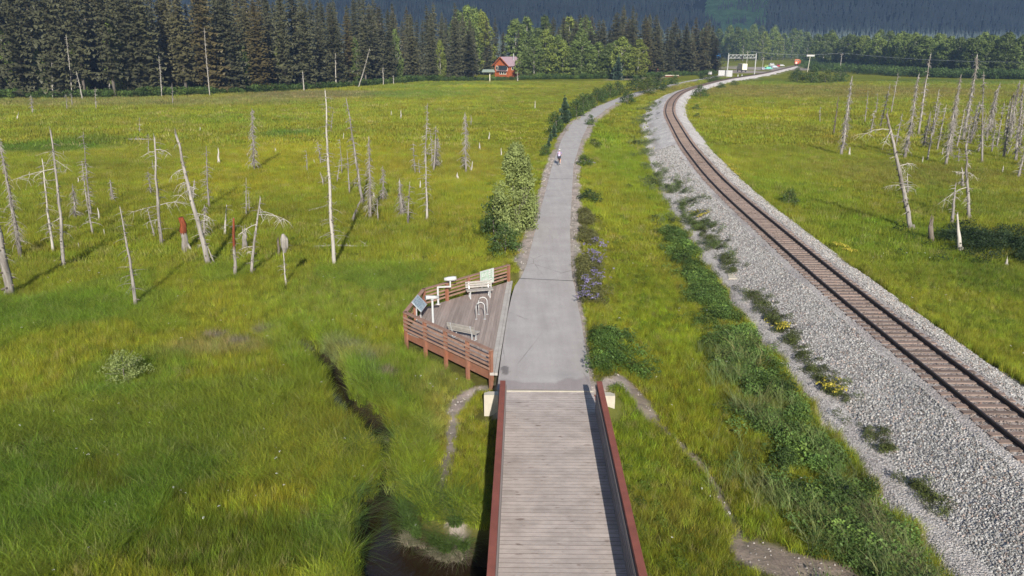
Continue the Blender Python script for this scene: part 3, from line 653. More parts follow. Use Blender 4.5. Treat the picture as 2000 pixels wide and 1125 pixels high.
# ================================================================== DEAD TREES of the drowned meadow
def snag(bu, bv, tu, tv, wpx, style, label, mat='snag', seed=0, cat='dead tree', name='dead_tree', group=None, taper=.3, red=False):
    rr = random.Random(seed*31+int(bu*7+bv)); x, y = P(bu, bv, -.95); z0 = gz1(x, y)
    tx, tz = PZ(tu, tv, y); h = max(.3, tz-z0); depth = y*cp+(CAM_H+1)*sp
    r = max(.02, wpx/2*depth/F_PX*((.62 if depth < 85 else .46) if style != 's' else .8)); o = empty(name, (x, y, z0), 0, label, cat, group)
    n = max(4, min(14, int(h/1.0)+3)); pts = []; rad = []; lx = tx-x; ly = rr.gauss(0, .02)*h
    kx, ky = rr.gauss(0, .007)*h, rr.gauss(0, .007)*h
    for i in range(n+1):
        t = i/n; b = math.sin(t*math.pi)
        pts.append(Vector((lx*t+kx*b+rr.gauss(0, .15)*r*(i > 0), ly*t+ky*b+rr.gauss(0, .15)*r*(i > 0), -.15 if i == 0 else h*t)))
        rad.append(r*((1.25 if i == 0 else 1)*(1-t*(1-taper)))*rr.uniform(.92, 1.08))
    m_ = MB(); m_.tube(pts, rad, 8)
    def on(t):
        f = t*n; i = min(n-1, int(f)); return pts[i].lerp(pts[i+1], f-i), rad[i]
    if style != 's':          # dark broken branch stubs and loose bark
        sb_ = MB()
        for k in range(int(h*3)+4):
            p, r0 = on(rr.uniform(.05, .95)); a = rr.uniform(0, 6.3); d = Vector((math.cos(a), math.sin(a), rr.uniform(-.3, .3))); sb_.tube([p+d*r0*.6, p+d*(r0+rr.uniform(.05, .16))], [r0*.38, r0*.2], 4)
        tag(sb_.build('branch_stubs', M['snag_dark'], o), kind='stuff')
    # splintered top
    e = pts[-1]; rt = rad[-1]
    for k in range(0 if red else 3 if style != 's' else 5):
        a = rr.uniform(0, 6.3); q = e+Vector((math.cos(a), math.sin(a), 0))*rt*.5
        m_.tube([q+Vector((0, 0, -.3*rt)), q+Vector((rr.gauss(0, .15)*rt, rr.gauss(0, .15)*rt, rr.uniform(1.5, 5 if style == 's' else 7)*rt))], [rt*.45, rt*.06], 4, cap=False)
    for k in range(rr.randint(2, 4)):        # root flare
        a = rr.uniform(0, 6.3); d = Vector((math.cos(a), math.sin(a), 0)); m_.tube([d*r*.3+Vector((0, 0, r*2.2)), d*r*1.5+Vector((0, 0, -.1))], [r*.5, r*.3], 5, cap=False)
    m_.build('trunk', M[mat], o, True)
    def limb(mb, t, L, th, up, dr, twigs=2, az=None):
        p, r0 = on(t); a = rr.uniform(0, 2*math.pi) if az is None else az; d = Vector((math.cos(a), math.sin(a), up)); q = [p]; c = p.copy(); st = L/4
        for k in range(4):
            d = (d+Vector((rr.gauss(0, .12), rr.gauss(0, .12), -dr*(.5+.3*k)))).normalized(); c = c+d*st; q.append(c.copy())
        mb.tube(q, [th, th*.8, th*.6, th*.4, th*.2], 4, cap=False)
        for k in range(twigs):
            i = rr.randint(1, 3); g = Vector((rr.gauss(0, 1), rr.gauss(0, 1), rr.gauss(-.7, .5))).normalized()*L*rr.uniform(.18, .4)
            mid = q[i]+g*.5+Vector((rr.gauss(0, .04), rr.gauss(0, .04), 0))*L; mb.tube([q[i], mid, q[i]+g+Vector((0, 0, -.06*L))], [th*.5, th*.35, th*.15], 3, cap=False)
    mb = MB(); thr = max(.013, .00042*depth)
    if style == 'p':
        for k in range(int(h*5.0)): limb(mb, rr.uniform(.2, .98), rr.uniform(.2, .7), thr*.8, rr.uniform(-.2, .3), .1, 0)
    if style == 'm':
        for k in range(int(h*8)+4):
            t = rr.uniform(.18, .97); limb(mb, t, rr.uniform(.3, 1.1)*(1.2-t*.7), thr, rr.uniform(-.3, .3), .15, rr.randint(0, 2))
    if style == 'b':
        for k in range(int(h*24)+14):
            t = rr.uniform(.1, .97)**.9; limb(mb, t, rr.uniform(.35, 1.15)*(1.15-t*.85)*(1.2 if depth > 85 else 1), thr*.9, rr.uniform(-.7, .1), .28, rr.randint(1, 3))
    if style == 'l':
        for k in range(int(h*3)): limb(mb, rr.uniform(.15, .97), rr.uniform(.3, .9), thr, rr.uniform(-.3, .3), .15, 1)
        for k in range(6):
            lb = MB(); t = rr.uniform(.25, .95); limb(lb, t, rr.uniform(.9, 2.9)*min(1, h/9+.3), thr*rr.uniform(1.0, 1.6), rr.uniform(-.35, .35), rr.uniform(.05, .3), 11, az=rr.uniform(0, 6.3))
            lb.build('branch', M['snag_pale'] if mat == 'snag' else M[mat], o)
    if mb.v: tag(mb.build('twigs', M['snag'] if mat != 'snag_dark' else M['snag_dark'], o), kind='stuff')
    if red:
        p, _ = on(.75); k = [on(t)[0]+Vector((0, -.015, 0)) for t in (.45, .6, .8, .999)]
        MB().tube(k, [on(.45)[1]*.7, on(.6)[1]*1.12, on(.8)[1]*1.15, on(.999)[1]*.9], 7).build('rotten_heart', M['snag_red'], o, True)
    return o
L_ = 'left meadow'
SN = [
 (20,586,-28,330,27,'m','thickest grey dead trunk cut by the left edge of the photo'),
 (41,502,-6,262,13,'b','leaning bushy dead spruce second from the left edge'),
 (105,496,83,311,9,'m','slim dead trunk just left of the tall curved-branch one, third from the left edge'),
 (125,529,91,256,11,'l','tall dead trunk with long drooping curved branches near the left edge'),
 (183,464,159,315,6,'m','thin dead pole leaning left, front one of a crossing pair'),
 (178,424,161,258,6,'m','tall thin dead pole behind the front one of the crossing pair'),
 (148,428,142,360,7,'b','short bristly dead tree between the slim pairs at left'),
 (117,400,111,360,4,'p','small thin snag behind the two tall trunks at left'),
 (194,432,191,407,6,'s','short pointed stump right of the crossing pair of poles'),
 (221,394,216,352,11,'m','forked broken snag with ragged crown standing alone, shadow to its right'),
 (267,606,235,404,12,'m','near dead trunk with shattered thick grey top leaning left'),
 (316,481,306,268,11,'l','upright dead trunk with long branches, left of the thick leaning one'),
 (303,468,288,408,7,'p','bent little snag with a knot on top beside the upright trunk'),
 (411,524,338,264,17,'l','thick dead trunk leaning far left with long crooked branches'),
 (422,523,397,462,6,'p','thin pole propped beside the foot of the thick leaning trunk'),
 (409,407,403,286,7,'m','slender snag with a swollen middle behind the thick leaning trunk'),
 (398,468,400,400,7,'b','brushy small dead tree close behind the foot of the leaning trunk'),
 (428,322,426,290,7,'s','pale pointed stump with broad base in mid meadow'),
 (376,391,379,352,9,'m','twin broken stump behind the thick leaning trunk'),
 (296,382,290,335,6,'m','small rough snag left behind the upright branched trunk'),
 (290,300,289,262,4,'p','thin straight pole beyond the branched trunks'),
 (300,335,297,312,4,'p','small crooked snag between the branched trunks'),
 (273,261,272,230,3,'p','thin pale pole far out in the left meadow'),
 (497,336,493,212,8,'b','lone tall bristly snag with a shadow to its right in the left meadow'),
 (439,463,443,401,8,'p','leaning dark-sided snag right of the thick leaning trunk'),
 (481,424,480,348,5,'p','thin pale pole behind the red-topped snag'),
 (487,416,486,375,3,'p','thin dark stick beside the thin pale pole'),
 (490,541,508,388,10,'l','double-stemmed pale snag leaning right with one bowed branch'),
 (560,565,552,470,6,'p','thin snag with a chunky broken head of pale wood'),
 (654,524,632,178,13,'m','tallest dead trunk of the left meadow, straight and white with peeling bark'),
 (600,339,598,293,5,'p','short pale pole left of the tallest trunk, far side'),
 (614,322,613,312,3,'s','tiny pale stick between the pole and the leaning snag'),
 (627,324,620,277,6,'m','brushy leaning snag just left of the tallest trunk'),
 (632,364,626,337,6,'p','short leaning post just left of the tallest trunk'),
 (658,358,664,310,4,'p','bare stick leaning right, right of the tallest trunk'),
 (668,342,664,271,5,'p','slim snag standing behind the bare leaning stick'),
 (646,258,650,217,4,'p','small far snag right of the top of the tallest trunk, dark bush at its foot'),
 (671,272,671,260,3,'s','tiny stick beyond the slim snags'),
 (683,380,678,293,5,'p','thin straight snag left of the long curved one'),
 (708,402,676,193,10,'m','very long slender snag curving left over the meadow'),
 (687,434,709,380,9,'p','bare log leaning right against the foot of the curved snag'),
 (723,431,719,268,10,'b','shaggy pointed snag right of the curved one'),
 (748,396,748,325,6,'b','small shaggy snag with a thin tip, right of the shaggy pointed one'),
 (739,432,737,388,5,'p','thin bare pole in front of the small shaggy snag'),
 (731,390,730,378,7,'s','short pale stump among the shaggy snags'),
 (834,432,832,305,8,'m','tall straight snag at the front of the cluster in mid meadow'),
 (829,324,835,202,7,'m','tallest snag of the middle cluster, tip leaning right'),
 (811,341,807,280,5,'m','slender snag at the left of the middle cluster'),
 (820,342,818,312,5,'p','short pale post left of the front snag of the middle cluster'),
 (844,320,840,253,4,'m','thin snag between the taller ones of the middle cluster'),
 (847,336,852,246,9,'m','thick pale leaning snag at the right of the middle cluster'),
 (850,330,855,268,7,'b','rough snag against the thick pale one, right of the middle cluster'),
 (863,323,863,313,3,'s','tiny stick right of the middle cluster'),
 (910,339,908,220,8,'b','bristly tapering snag standing alone left of the willow bush'),
 (920,336,923,316,5,'s','short pale post at the foot of the bristly lone snag'),
 (894,352,893,340,8,'s','small pale triangular stump left of the bristly lone snag'),
 (920,247,920,225,4,'p','pale pole behind the bristly lone snag'),
 (937,295,937,280,6,'s','short thick post beyond the willow bush'),
 (955,272,956,259,4,'s','short slanting post farther beyond the willow bush'),
 (979,304,979,290,4,'s','short yellowish post nearest the willow bush top'),
 (764,225,764,217,3,'s','tiny far post, left of two in the far left meadow'),
 (783,232,783,216,4,'s','thin far post, right of two in the far left meadow'),
 (821,371,821,354,6,'s','short pale post left of the front snag foot, middle cluster'),
 (797,439,801,355,6,'m','pale stick with side twigs in front of the shaggy leaning snag'),
 (786,424,780,352,14,'b','very shaggy grey dead tree leaning left in mid meadow'),
 (64,223,60,186,6,'m','far thick snag against the forest edge at left'),
 (131,214,129,185,4,'p','far thin snag against the forest edge, left one of a pair'),
 (141,208,139,182,4,'p','far thin snag against the forest edge, right one of a pair'),
 (188,214,186,170,4,'p','far tall pole standing before the forest edge'),
 (337,203,336,162,4,'p','far pale pole before the dark gap in the forest'),
 (34,233,36,220,4,'s','small far leaning post near the left edge'),
 (53,346,58,337,4,'s','small stick leaning right in the left meadow'),
 (154,360,153,348,5,'s','short pale stub left of the crossing poles'),
 (124,304,124,296,3,'s','small post standing beside the dark pond'),
 (391,256,391,248,3,'s','tiny far post behind the long leaning trunk'),
 (539,300,538,290,5,'s','small stump with a long shadow right of the lone bristly snag'),
 (483,309,483,300,4,'s','pale stub left of the lone bristly snag'),
 (390,873,386,853,8,'s','small white weathered stump in the near grass at lower left'),
 (205,462,203,448,4,'s','small pale stick at the foot of the crossing poles'),
 (155,487,152,475,5,'s','pale stub right of the tall curved-branch trunk'),
 (1045,213,1045,197,3,'s','thin pale post left of the path in the far meadow'),
 # right-hand field
 (1780,450,1733,222,16,'l','big grey dead tree leaning left over the right-hand field, long pale branches'),
 (1893,428,1886,282,11,'l','upright dead tree with a drooping broken crown in the right-hand field'),
 (1858,440,1869,358,11,'p','thick short broken trunk leaning right in the right-hand field'),
 (1877,495,1871,419,12,'s','pale pointed broken stump nearest the camera in the right-hand field'),
 (1773,381,1772,338,6,'m','small snag behind the big leaning tree in the right-hand field'),
 (1881,367,1879,328,9,'m','brown crumbling snag left of the upright broken-crown tree'),
 (1643,305,1666,150,13,'b','dark shaggy snag leaning right, leftmost tall one of the right-hand field'),
 (1601,240,1602,208,4,'p','small far post with a dark bush, leftmost in the right-hand field'),
 (1689,238,1697,177,5,'p','slim pale pole in the far right-hand field'),
 (1711,223,1715,182,4,'p','faint thin pole right of the slim pale one'),
 (1718,251,1738,164,6,'m','bent dead tree leaning right behind the big leaning one'),
 (1740,222,1754,142,5,'p','thin far pole leaning right behind the bent one'),
 (1766,312,1792,145,13,'b','shaggy grey snag just right of the big leaning tree'),
 (1794,264,1820,105,10,'m','tallest far snag of the right-hand field, reaching above the trees'),
 (1811,315,1833,175,8,'m','straight snag leaning right with a thin tip'),
 (1803,290,1818,218,9,'b','greenish shaggy snag beside the straight one'),
 (1847,324,1875,146,12,'b','very shaggy leaning snag in the middle of the right-hand stand'),
 (1860,260,1871,188,7,'b','bushy snag behind the very shaggy one'),
 (1880,273,1909,107,13,'b','tall shaggy snag with a long bare tip in the right-hand stand'),
 (1895,280,1912,198,9,'b','dense shaggy snag beside the long-tipped one'),
 (1918,320,1921,140,9,'m','straight upright dark-barked snag with a pale tip'),
 (1872,320,1873,288,6,'m','short ragged post left of the broken-crown tree'),
 (1926,275,1952,163,10,'b','leaning bushy snag right of the upright one'),
 (1936,257,1946,176,6,'b','bushy thin snag behind the leaning bushy one'),
 (1959,311,1979,181,10,'b','dark-footed leaning snag near the right edge'),
 (1983,316,2000,166,12,'b','shaggy leaning snag at the right edge of the photo'),
 (1974,272,1990,158,10,'b','dense shaggy snag between the two leaning ones at the right edge'),
 (1988,349,2000,300,9,'m','short leaning snag at the right edge'),
 (1956,341,1960,325,5,'s','small leaning stub near the right edge'),
 (1966,303,1977,281,5,'p','propped dead stick beside the dark-footed snag'),
 (1658,306,1660,290,7,'s','low broad stump beside the dark shaggy snag'),
 (1801,320,1803,306,4,'s','small pointed stub at the foot of the straight snag'),
 (1840,305,1842,290,4,'s','small stub left of the very shaggy snag'),
 (1949,274,1950,262,4,'s','small far stub among the right-hand stand'),
 (1965,525,1967,506,10,'s','low stump in the shade at the lower right of the field'),
 (2045,335,2060,170,12,'b','shaggy snag outside the right edge'),
 (2090,300,2110,160,12,'b','bushy snag outside the right edge'),
]
for i, s in enumerate(SN):
    pale = s[5] == 's' or s[0] in (654, 105, 439, 834, 1877, 560)
    nm = 'stump' if s[5] == 's' else 'dead_tree'; ct = 'stump' if s[5] == 's' else 'dead tree'
    snag(*s, mat='snag_pale' if pale else 'snag', seed=i, cat=ct, name=nm, taper=.22 if s[5] in 'pmb' else (.4 if s[5] == 'l' else .3))
snag(365, 493, 356, 424, 19, 's', 'thick pale stump with a red rotten heart at its top', 'snag', 501, 'stump', 'stump', red=True, taper=.6)
snag(460, 546, 457, 425, 12, 'p', 'slim snag whose upper half is rotted bright red', 'snag', 502, red=True, taper=.45)
snag(479, 490, 478, 460, 14, 's', 'stout grey broken stump between the red snag and the double one', 'snag', 503, 'stump', 'stump', taper=.8)
snag(545, 502, 543, 470, 7, 's', 'short charred dark snag beside the chunky-headed one', 'snag_dark', 504, taper=.7)
snag(1628, 264, 1638, 190, 8, 'p', 'dark blackened snag left of the shaggy one in the right-hand field', 'snag_dark', 505)
snag(1819, 474, 1818, 441, 13, 's', 'squat blackened stump in the right-hand field', 'snag_dark', 506, 'stump', 'stump', taper=.9)
for q in ((1700,262,1708,215),(1750,282,1762,222),(1830,296,1848,205),(1856,300,1866,236),(1903,262,1922,190),(1910,300,1926,222),(1946,290,1962,200),(1963,268,1974,196),(1991,290,2004,190),(1885,300,1898,228),(1822,268,1838,200),(1936,300,1944,236),(1997,318,2008,230),(1868,290,1884,214)):
    snag(*q, 7, 'm', 'thin bristly grey snag among the dense dead stand at the right', 'snag', int(q[0]), group='thin snags of the right-hand stand', taper=.25)
for q in ((161,194,150,140,5),(141,192,129,70,4),(216,190,206,85,4),(410,188,400,55,4),(594,178,591,140,6),(657,172,655,105,5),(749,167,748,132,4),(769,166,768,148,4),(103,193,100,120,4),(316,190,310,110,4),(700,171,722,95,4),(1011,158,1010,140,4)):
    snag(*q, 'p', 'pale bare trunk standing against the dark foot of the forest', 'snag_pale', int(q[0])+3, group='pale bare trunks along the forest edge', taper=.3)
# chunky head on the thin snag
x, y = P(560, 565, -.95); hx, hz = PZ(555, 470, y)
for o in [q for q in COL.objects if q.get('label', '').startswith('thin snag with a chunky')]:
    MB().tube([(hx-x-.05, -.02, hz-o.location.z-.75), (hx-x, 0, hz-o.location.z-.4), (hx-x+.02, 0, hz-o.location.z+.1), (hx-x-.04, 0, hz-o.location.z+.42)], [.08, .22, .24, .07], 7).build('broken_head', M['snag'], o)
def log(u0, v0, u1, v1, wpx, label):
    a = Vector((*P(u0, v0, -.8), 0)); b = Vector((*P(u1, v1, -.8), 0)); a.z = gz1(a.x, a.y)+.12; b.z = gz1(b.x, b.y)+.12; d = b-a; r = wpx/2*(a.y*cp+14*sp)/F_PX
    o = empty('fallen_log', a, 0, label, 'log'); m_ = MB(); m_.tube([(0, 0, 0), d*.35+Vector((0, .05, .06)), d*.7, d], [r, r*.9, r*.7, r*.4], 7); m_.build('trunk', M['snag'], o, True)
    m_ = MB()
    for k in range(8): t = R.uniform(.2, .95); p = d*t; m_.tube([p, p+Vector((R.gauss(0, .4), R.gauss(0, .4), R.uniform(.1, .6)))], [r*.3, r*.1], 3)
    tag(m_.build('twigs', M['snag'], o), kind='stuff')
log(612, 481, 735, 480, 5, 'slim fallen trunk lying in the grass at the foot of the tallest snag')
log(250, 272, 312, 272, 3, 'pale stick lying flat beyond the branched trunks')
log(600, 505-92, 688, 392, 5, 'low fallen branch wood between the tallest snag and the curved one')

# ================================================================== LIVING TREES
def conifer_mesh(name, h, r, seed, mat, levels=30, per=8, droop=.35, lean=0, trunk_clear=.08, sparse=0.):
    rr = random.Random(seed); V = []; Fc = []
    def tri(a, b, c): k = len(V); V.extend((a, b, c)); Fc.append((k, k+1, k+2))
    for i in range(levels):
        t = (i+rr.random()*.6)/levels; z = h*(trunk_clear+(1-trunk_clear)*t**.92); t2 = (z/h)
        Lr = r*min(1, (1.02-t2)**.62*1.02)*rr.uniform(.7, 1.15)
        if t2 < .25: Lr *= .72+t2*1.1
        nb = max(4, int(per*(1-.35*t)+rr.random()))
        a0 = rr.uniform(0, 6.3)
        for b in range(nb):
            if rr.random() < sparse: continue
            a = a0+2*math.pi*b/nb+rr.gauss(0, .2); L = Lr*rr.uniform(.6, 1.2); d = Vector((math.cos(a), math.sin(a), 0)); s_ = Vector((-d.y, d.x, 0)); zz = z+rr.gauss(0, .15)
            dr = droop*rr.uniform(.6, 1.4); pts = [Vector((0, 0, zz))+d*L*q+Vector((0, 0, -dr*L*q*(1.6-q*.9)+.06*L)) for q in (0., .35, .7, 1.)]
            wd = [0, .20*L+.1, .17*L+.08, .02]
            for k in range(3):
                p, q = pts[k], pts[k+1]
                for sg in (-1, 1):
                    e1 = p.lerp(q, .65)+s_*sg*(wd[k+1]*rr.uniform(.7, 1.3)+.1)+Vector((0, 0, -.16*L*rr.uniform(.3, 1.4)-.1)); tri(p, q, e1)
                    if k: e2 = p+s_*sg*wd[k]*rr.uniform(.5, 1.1)+d*L*.1+Vector((0, 0, -.3*rr.uniform(.6, 1.6))); tri(p, e2, q)
            e = pts[3]; tri(pts[2]+s_*.08*L, pts[2]-s_*.08*L, e+Vector((0, 0, -.15)))
    k = len(V); V.extend([Vector((.1, 0, h*.93)), Vector((-.1, .08, h*.93)), Vector((0, 0, h*1.03))]); Fc.append((k, k+1, k+2))
    return np_mesh(name, [tuple(v) for v in V], Fc, mat, smooth=False)
def tree_obj(name, crown_me, h, r0, bark, label, cat, group):
    t = empty(name, (0, 0, 0), 0, label, cat, group)
    m_ = MB(); m_.tube([(0, 0, -.5), (0, 0, h*.3), (0, 0, h*.7), (0, 0, h*.97)], [r0, r0*.8, r0*.4, .03], 7); m_.build('trunk', bark, t, True)
    link('crown', crown_me, None, t); return t
def broad_mesh(name, h, r, seed, mat, n=70, leaf=.34, base=.18, per=26):
    rr = random.Random(seed); V = []; Fq = []
    cl = []
    for i in range(n):
        t = rr.uniform(base, 1); rad = r*math.sin(min(1, (t-base)/(1-base)*.9+.12)*math.pi)**.6*(1.08-.35*t); a = rr.uniform(0, 6.3); q = rad*math.sqrt(rr.uniform(.15, 1))
        cl.append((Vector((q*math.cos(a), q*math.sin(a), t*h)), rr.uniform(.10, .20)*r+.25))
    for c, cr in cl:
        for k in range(per):
            d = Vector((rr.gauss(0, 1), rr.gauss(0, 1), rr.gauss(0, .8))); d.normalize(); p = c+d*cr*rr.uniform(.6, 1.15)
            u = Vector((rr.gauss(0, 1), rr.gauss(0, 1), rr.gauss(0, 1))).normalized(); w_ = u.cross(d+Vector((.01, 0, 0))).normalized(); s_ = leaf*rr.uniform(.6, 1.3); k0 = len(V)
            V.extend([p-u*s_*.5, p+w_*s_*.32, p+u*s_*.5, p-w_*s_*.32]); Fq.append((k0, k0+1, k0+2, k0+3))
    return np_mesh(name, [tuple(v) for v in V], Fq, mat, smooth=False)
def broad_tree(name, h, r, seed, label, cat, group, mat='broad', bark='bark_pale', **kw):
    rr = random.Random(seed+5); t = empty(name, (0, 0, 0), 0, label, cat, group); m_ = MB(); m_.tube([(0, 0, -.4), (.1, .1, h*.35), (0, .2, h*.65), (0, 0, h*.92)], [.013*h+.03, .010*h+.02, .007*h, .02], 6)
    m_.build('trunk', M[bark], t, True); m_ = MB()
    for k in range(7):
        a = rr.uniform(0, 6.3); z = h*rr.uniform(.25, .7); m_.tube([(0, 0, z), (r*.4*math.cos(a), r*.4*math.sin(a), z+h*.1), (r*.8*math.cos(a), r*.8*math.sin(a), z+h*.2)], [.006*h, .004*h, .012], 4, cap=False)
    m_.build('limbs', M[bark], t)
    link('crown', broad_mesh(name+'_crown', h, r, seed, M[mat], **kw), None, t); return t
def place(src, x, y, s, label, used, rz=None, sz=1., group=None, z=None):
    o = src if id(src) not in used else copy_tree(src); used.add(id(src))
    o.location = (x, y, gz1(x, y)-.1 if z is None else z); o.rotation_euler = (R.gauss(0, .02), R.gauss(0, .02), R.uniform(0, 6.3) if rz is None else rz); o.scale = (s, s, s*sz); o['label'] = label
    if group: o['group'] = group
    return o
used = set()
SPG = 'tall spruces of the forest edge'
spr = []
for k, (h, r_, lv, pr, dr, sp_) in enumerate([(27, 3.4, 46, 10, .42, .04), (30, 3.8, 50, 10, .5, .08), (24, 3.6, 40, 10, .35, .05), (28, 2.9, 48, 9, .45, .14), (31, 3.5, 52, 9, .55, .22), (25, 4.2, 40, 11, .32, .1)]):
    me = conifer_mesh('spruce_crown', h, r_, 100+k, M['spruce'], lv, pr, dr, trunk_clear=(.04, .06, .03, .12, .16, .03)[k], sparse=sp_)
    spr.append((tree_obj('spruce_tree', me, h, .36, M['bark'], 'x', 'tree', SPG), h))
def edge_base(u): return np.interp(u, [-260, 0, 200, 330, 500, 700, 830, 920, 1080, 1200, 1370, 1400], [196, 193, 192, 189, 182, 170, 160, 158, 155, 154, 147, 146])
def top_v(u): return np.interp(u, [-260, 0, 330, 395, 420, 520, 640, 740, 800, 880, 940, 1000, 1060, 1100, 1160, 1220, 1300, 1370, 1400], [-120, -130, -110, -5, -60, -45, -12, -2, 10, 16, 34, 42, 40, 36, 22, 22, 38, 42, 60])
rows_ = [(0, 1.0), (8, 1.04), (17, 1.08), (28, 1.1), (40, 1.12)]
def spruce_label(u, ri, k):
    rank = ('in front', 'in the second rank', 'in the third rank', 'deep inside', 'at the back')[ri]
    kind = ('full dark spruce', 'tall drooping spruce', 'dense pointed spruce', 'narrow spruce', 'thin-crowned spruce', 'broad skirted spruce')[k]
    for lim, txt in ((80, 'at the far left of the forest'), (250, 'of the forest behind the dark pond'), (420, 'of the forest behind the thick leaning trunk'), (560, 'of the forest behind the lone bristly snag'), (700, 'of the forest behind the tallest snag'), (850, 'of the forest behind the middle snag cluster'), (965, 'of the forest just left of the cabin'), (1100, 'of the wood right behind the cabin'), (1240, 'of the wood behind the leafy trees'), (9999, 'of the dark stand left of the station')):
        if u < lim: return f'{kind} {rank} {txt}'
for ri, (back, hk) in enumerate(rows_):
    u = -230+ri*13
    while u < 1392:
        v = float(edge_base(u)); x0_, y0_ = P(u, v-1, -1.0); y_ = y0_+back*(1+y0_/300)+R.uniform(-3, 3); x_ = x0_*(y_/y0_)+R.uniform(-1.2, 1.2)
        px_m = F_PX/(y_*cp+14*sp)
        gap = (1055 < u < 1215 and ri < 1) or (936 < u < 1058 and ri < 3)
        if not gap and ri < (5 if u < 1060 else 4):
            _, zt = PZ(u, top_v(u)+R.uniform(-12, 22)+(10 if R.random() < .25 else 0), y_); h_ = min(42, max(9, (zt+1)))*R.uniform(.88, 1.05)
            s_, hh = R.choice(spr); k = h_/hh
            o = place(s_, x_, y_, 1., spruce_label(u, ri, [id(q_[0]) for q_ in spr].index(id(s_))), used, group=SPG if u < 960 else 'spruces behind the cabin')
            wd = R.uniform(1.1, 1.6)*(1.12 if u < 800 else 1.0 if u < 1060 else 1.25); o.scale = (wd, wd, k)
        u += R.uniform(6.2, 10.5)*px_m*((.8 if ri > 1 else 1) if u < 1060 else .72)
# broadleaved trees
brd = [broad_tree('broadleaf_tree', 13, 4.6, 200+k, 'x', 'tree', 'leafy trees', n=135, leaf=.55, per=30, base=.1) for k in range(3)]
brt = [broad_tree('broadleaf_tree', 18, 4.6, 210+k, 'x', 'tree', 'leafy trees', n=150, leaf=.62, per=30, base=.10) for k in range(3)]
def put_broad(u, v, vtop, label, group, z=-1., wide=1.35):
    x_, y_ = P(u, v, z); _, zt = PZ(u, vtop, y_); h_ = zt-z; s_, hh = (R.choice(brd), 13) if h_ < 15 else (R.choice(brt), 18)
    o = place(s_, x_, y_, 1, label, used, group=group); k = h_/hh; o.scale = (wide*k**.6*R.uniform(.9, 1.1), wide*k**.6*R.uniform(.9, 1.1), k); return o
G1 = 'leafy trees between the cabin and the railway'
for u, vt in ((1045,76),(1062,60),(1080,84),(1100,80),(1118,92),(1136,60),(1150,88),(1168,84),(1186,86),(1206,82),(1225,88),(1243,78),(1030,98),(1090,70),(1128,74),(1215,74)):
    put_broad(u+R.uniform(-3, 3), 154.5-R.uniform(0, 2), vt, R.choice(('round-headed', 'low', 'broad'))+' green leafy tree '+('just right of the cabin' if u < 1075 else 'around the full blue-grey spruce' if u < 1120 else 'with white stems at the wood edge' if u < 1190 else 'at the right end of the leafy row'), G1)
for u, vt in ((895, 24), (912, 14), (928, 18), (945, 24), (1005, 40), (1030, 36), (1060, 34), (1110, 36), (1140, 34)):
    put_broad(u, 146, vt, ('slender ' if vt > 30 else 'tall ')+'pale green cottonwood behind the spruces '+('left of the cabin' if u < 960 else 'right of the cabin roof' if u < 1070 else 'behind the leafy row'), 'cottonwoods behind the cabin', wide=1.3)
for u, vt in ((25, 60), (160, 70), (480, 90), (240, 40), (560, 66), (700, 76), (775, 60), (860, 80), (90, 100)):
    put_broad(u, float(edge_base(u))-3, vt, ('low ' if vt > 65 else 'taller ')+'leafy green tree squeezed between the spruces '+('at the far left' if u < 200 else 'behind the thick leaning trunk' if u < 520 else 'behind the tallest snag' if u < 730 else 'left of the cabin'), 'leafy trees inside the left forest', wide=.7)
G2 = 'leafy trees of the far right woodland'
def far_base(u): return float(np.interp(u, [1370, 1450, 1560, 1600, 1750, 1900, 2000, 2300], [118, 120, 116, 128, 140, 148, 150, 153]))
def far_top(u): return float(np.interp(u, [1370, 1420, 1480, 1560, 1600, 1680, 1760, 1830, 1900, 1960, 2000, 2300], [62, 56, 56, 66, 68, 68, 72, 74, 74, 70, 76, 76]))
for ri in range(3):
    u = 1372+ri*6
    while u < 2230:
        v = far_base(u)-ri*3.0+R.uniform(-.5, .5); lbl = R.choice(('pale', 'bushy', 'tall', 'rounded'))+' leafy tree '+('in front', 'in the second rank', 'at the back')[ri]+next(t_ for l_, t_ in ((1420, ' behind the blue building'), (1480, ' behind the signal gantry'), (1535, ' behind the parked cars'), (1600, ' behind the board on its pole'), (1680, ' right of the board on its pole'), (1770, ' behind the left snags of the right field'), (1860, ' behind the tallest snag of the right field'), (1940, ' behind the dense snags of the right field'), (9999, ' of the woodland at the right edge')) if u < l_)
        put_broad(u, v, far_top(u)+R.uniform(-7, 13)-ri*1.5, lbl, G2 if u >= 1600 else 'leafy trees behind the station', z=-.8 if v > 125 else -.3, wide=1.35); u += R.uniform(11, 20)*(1 if ri < 1 else 1.5)
for u, vt in ((1440, 66), (1476, 60), (1500, 72), (1700, 78), (1735, 76), (1645, 80), (1985, 78), (1880, 84), (1418, 72)):
    v = far_base(u)-1; x_, y_ = P(u, v, -.8); _, zt = PZ(u, vt, y_); s_, hh = R.choice(spr[:3]); o = place(s_, x_, y_, 1, 'dark spruce standing among the leafy trees of the far woodland', used, group='spruces in the far woodland'); o.scale = (1, 1, (zt+.8)/hh)

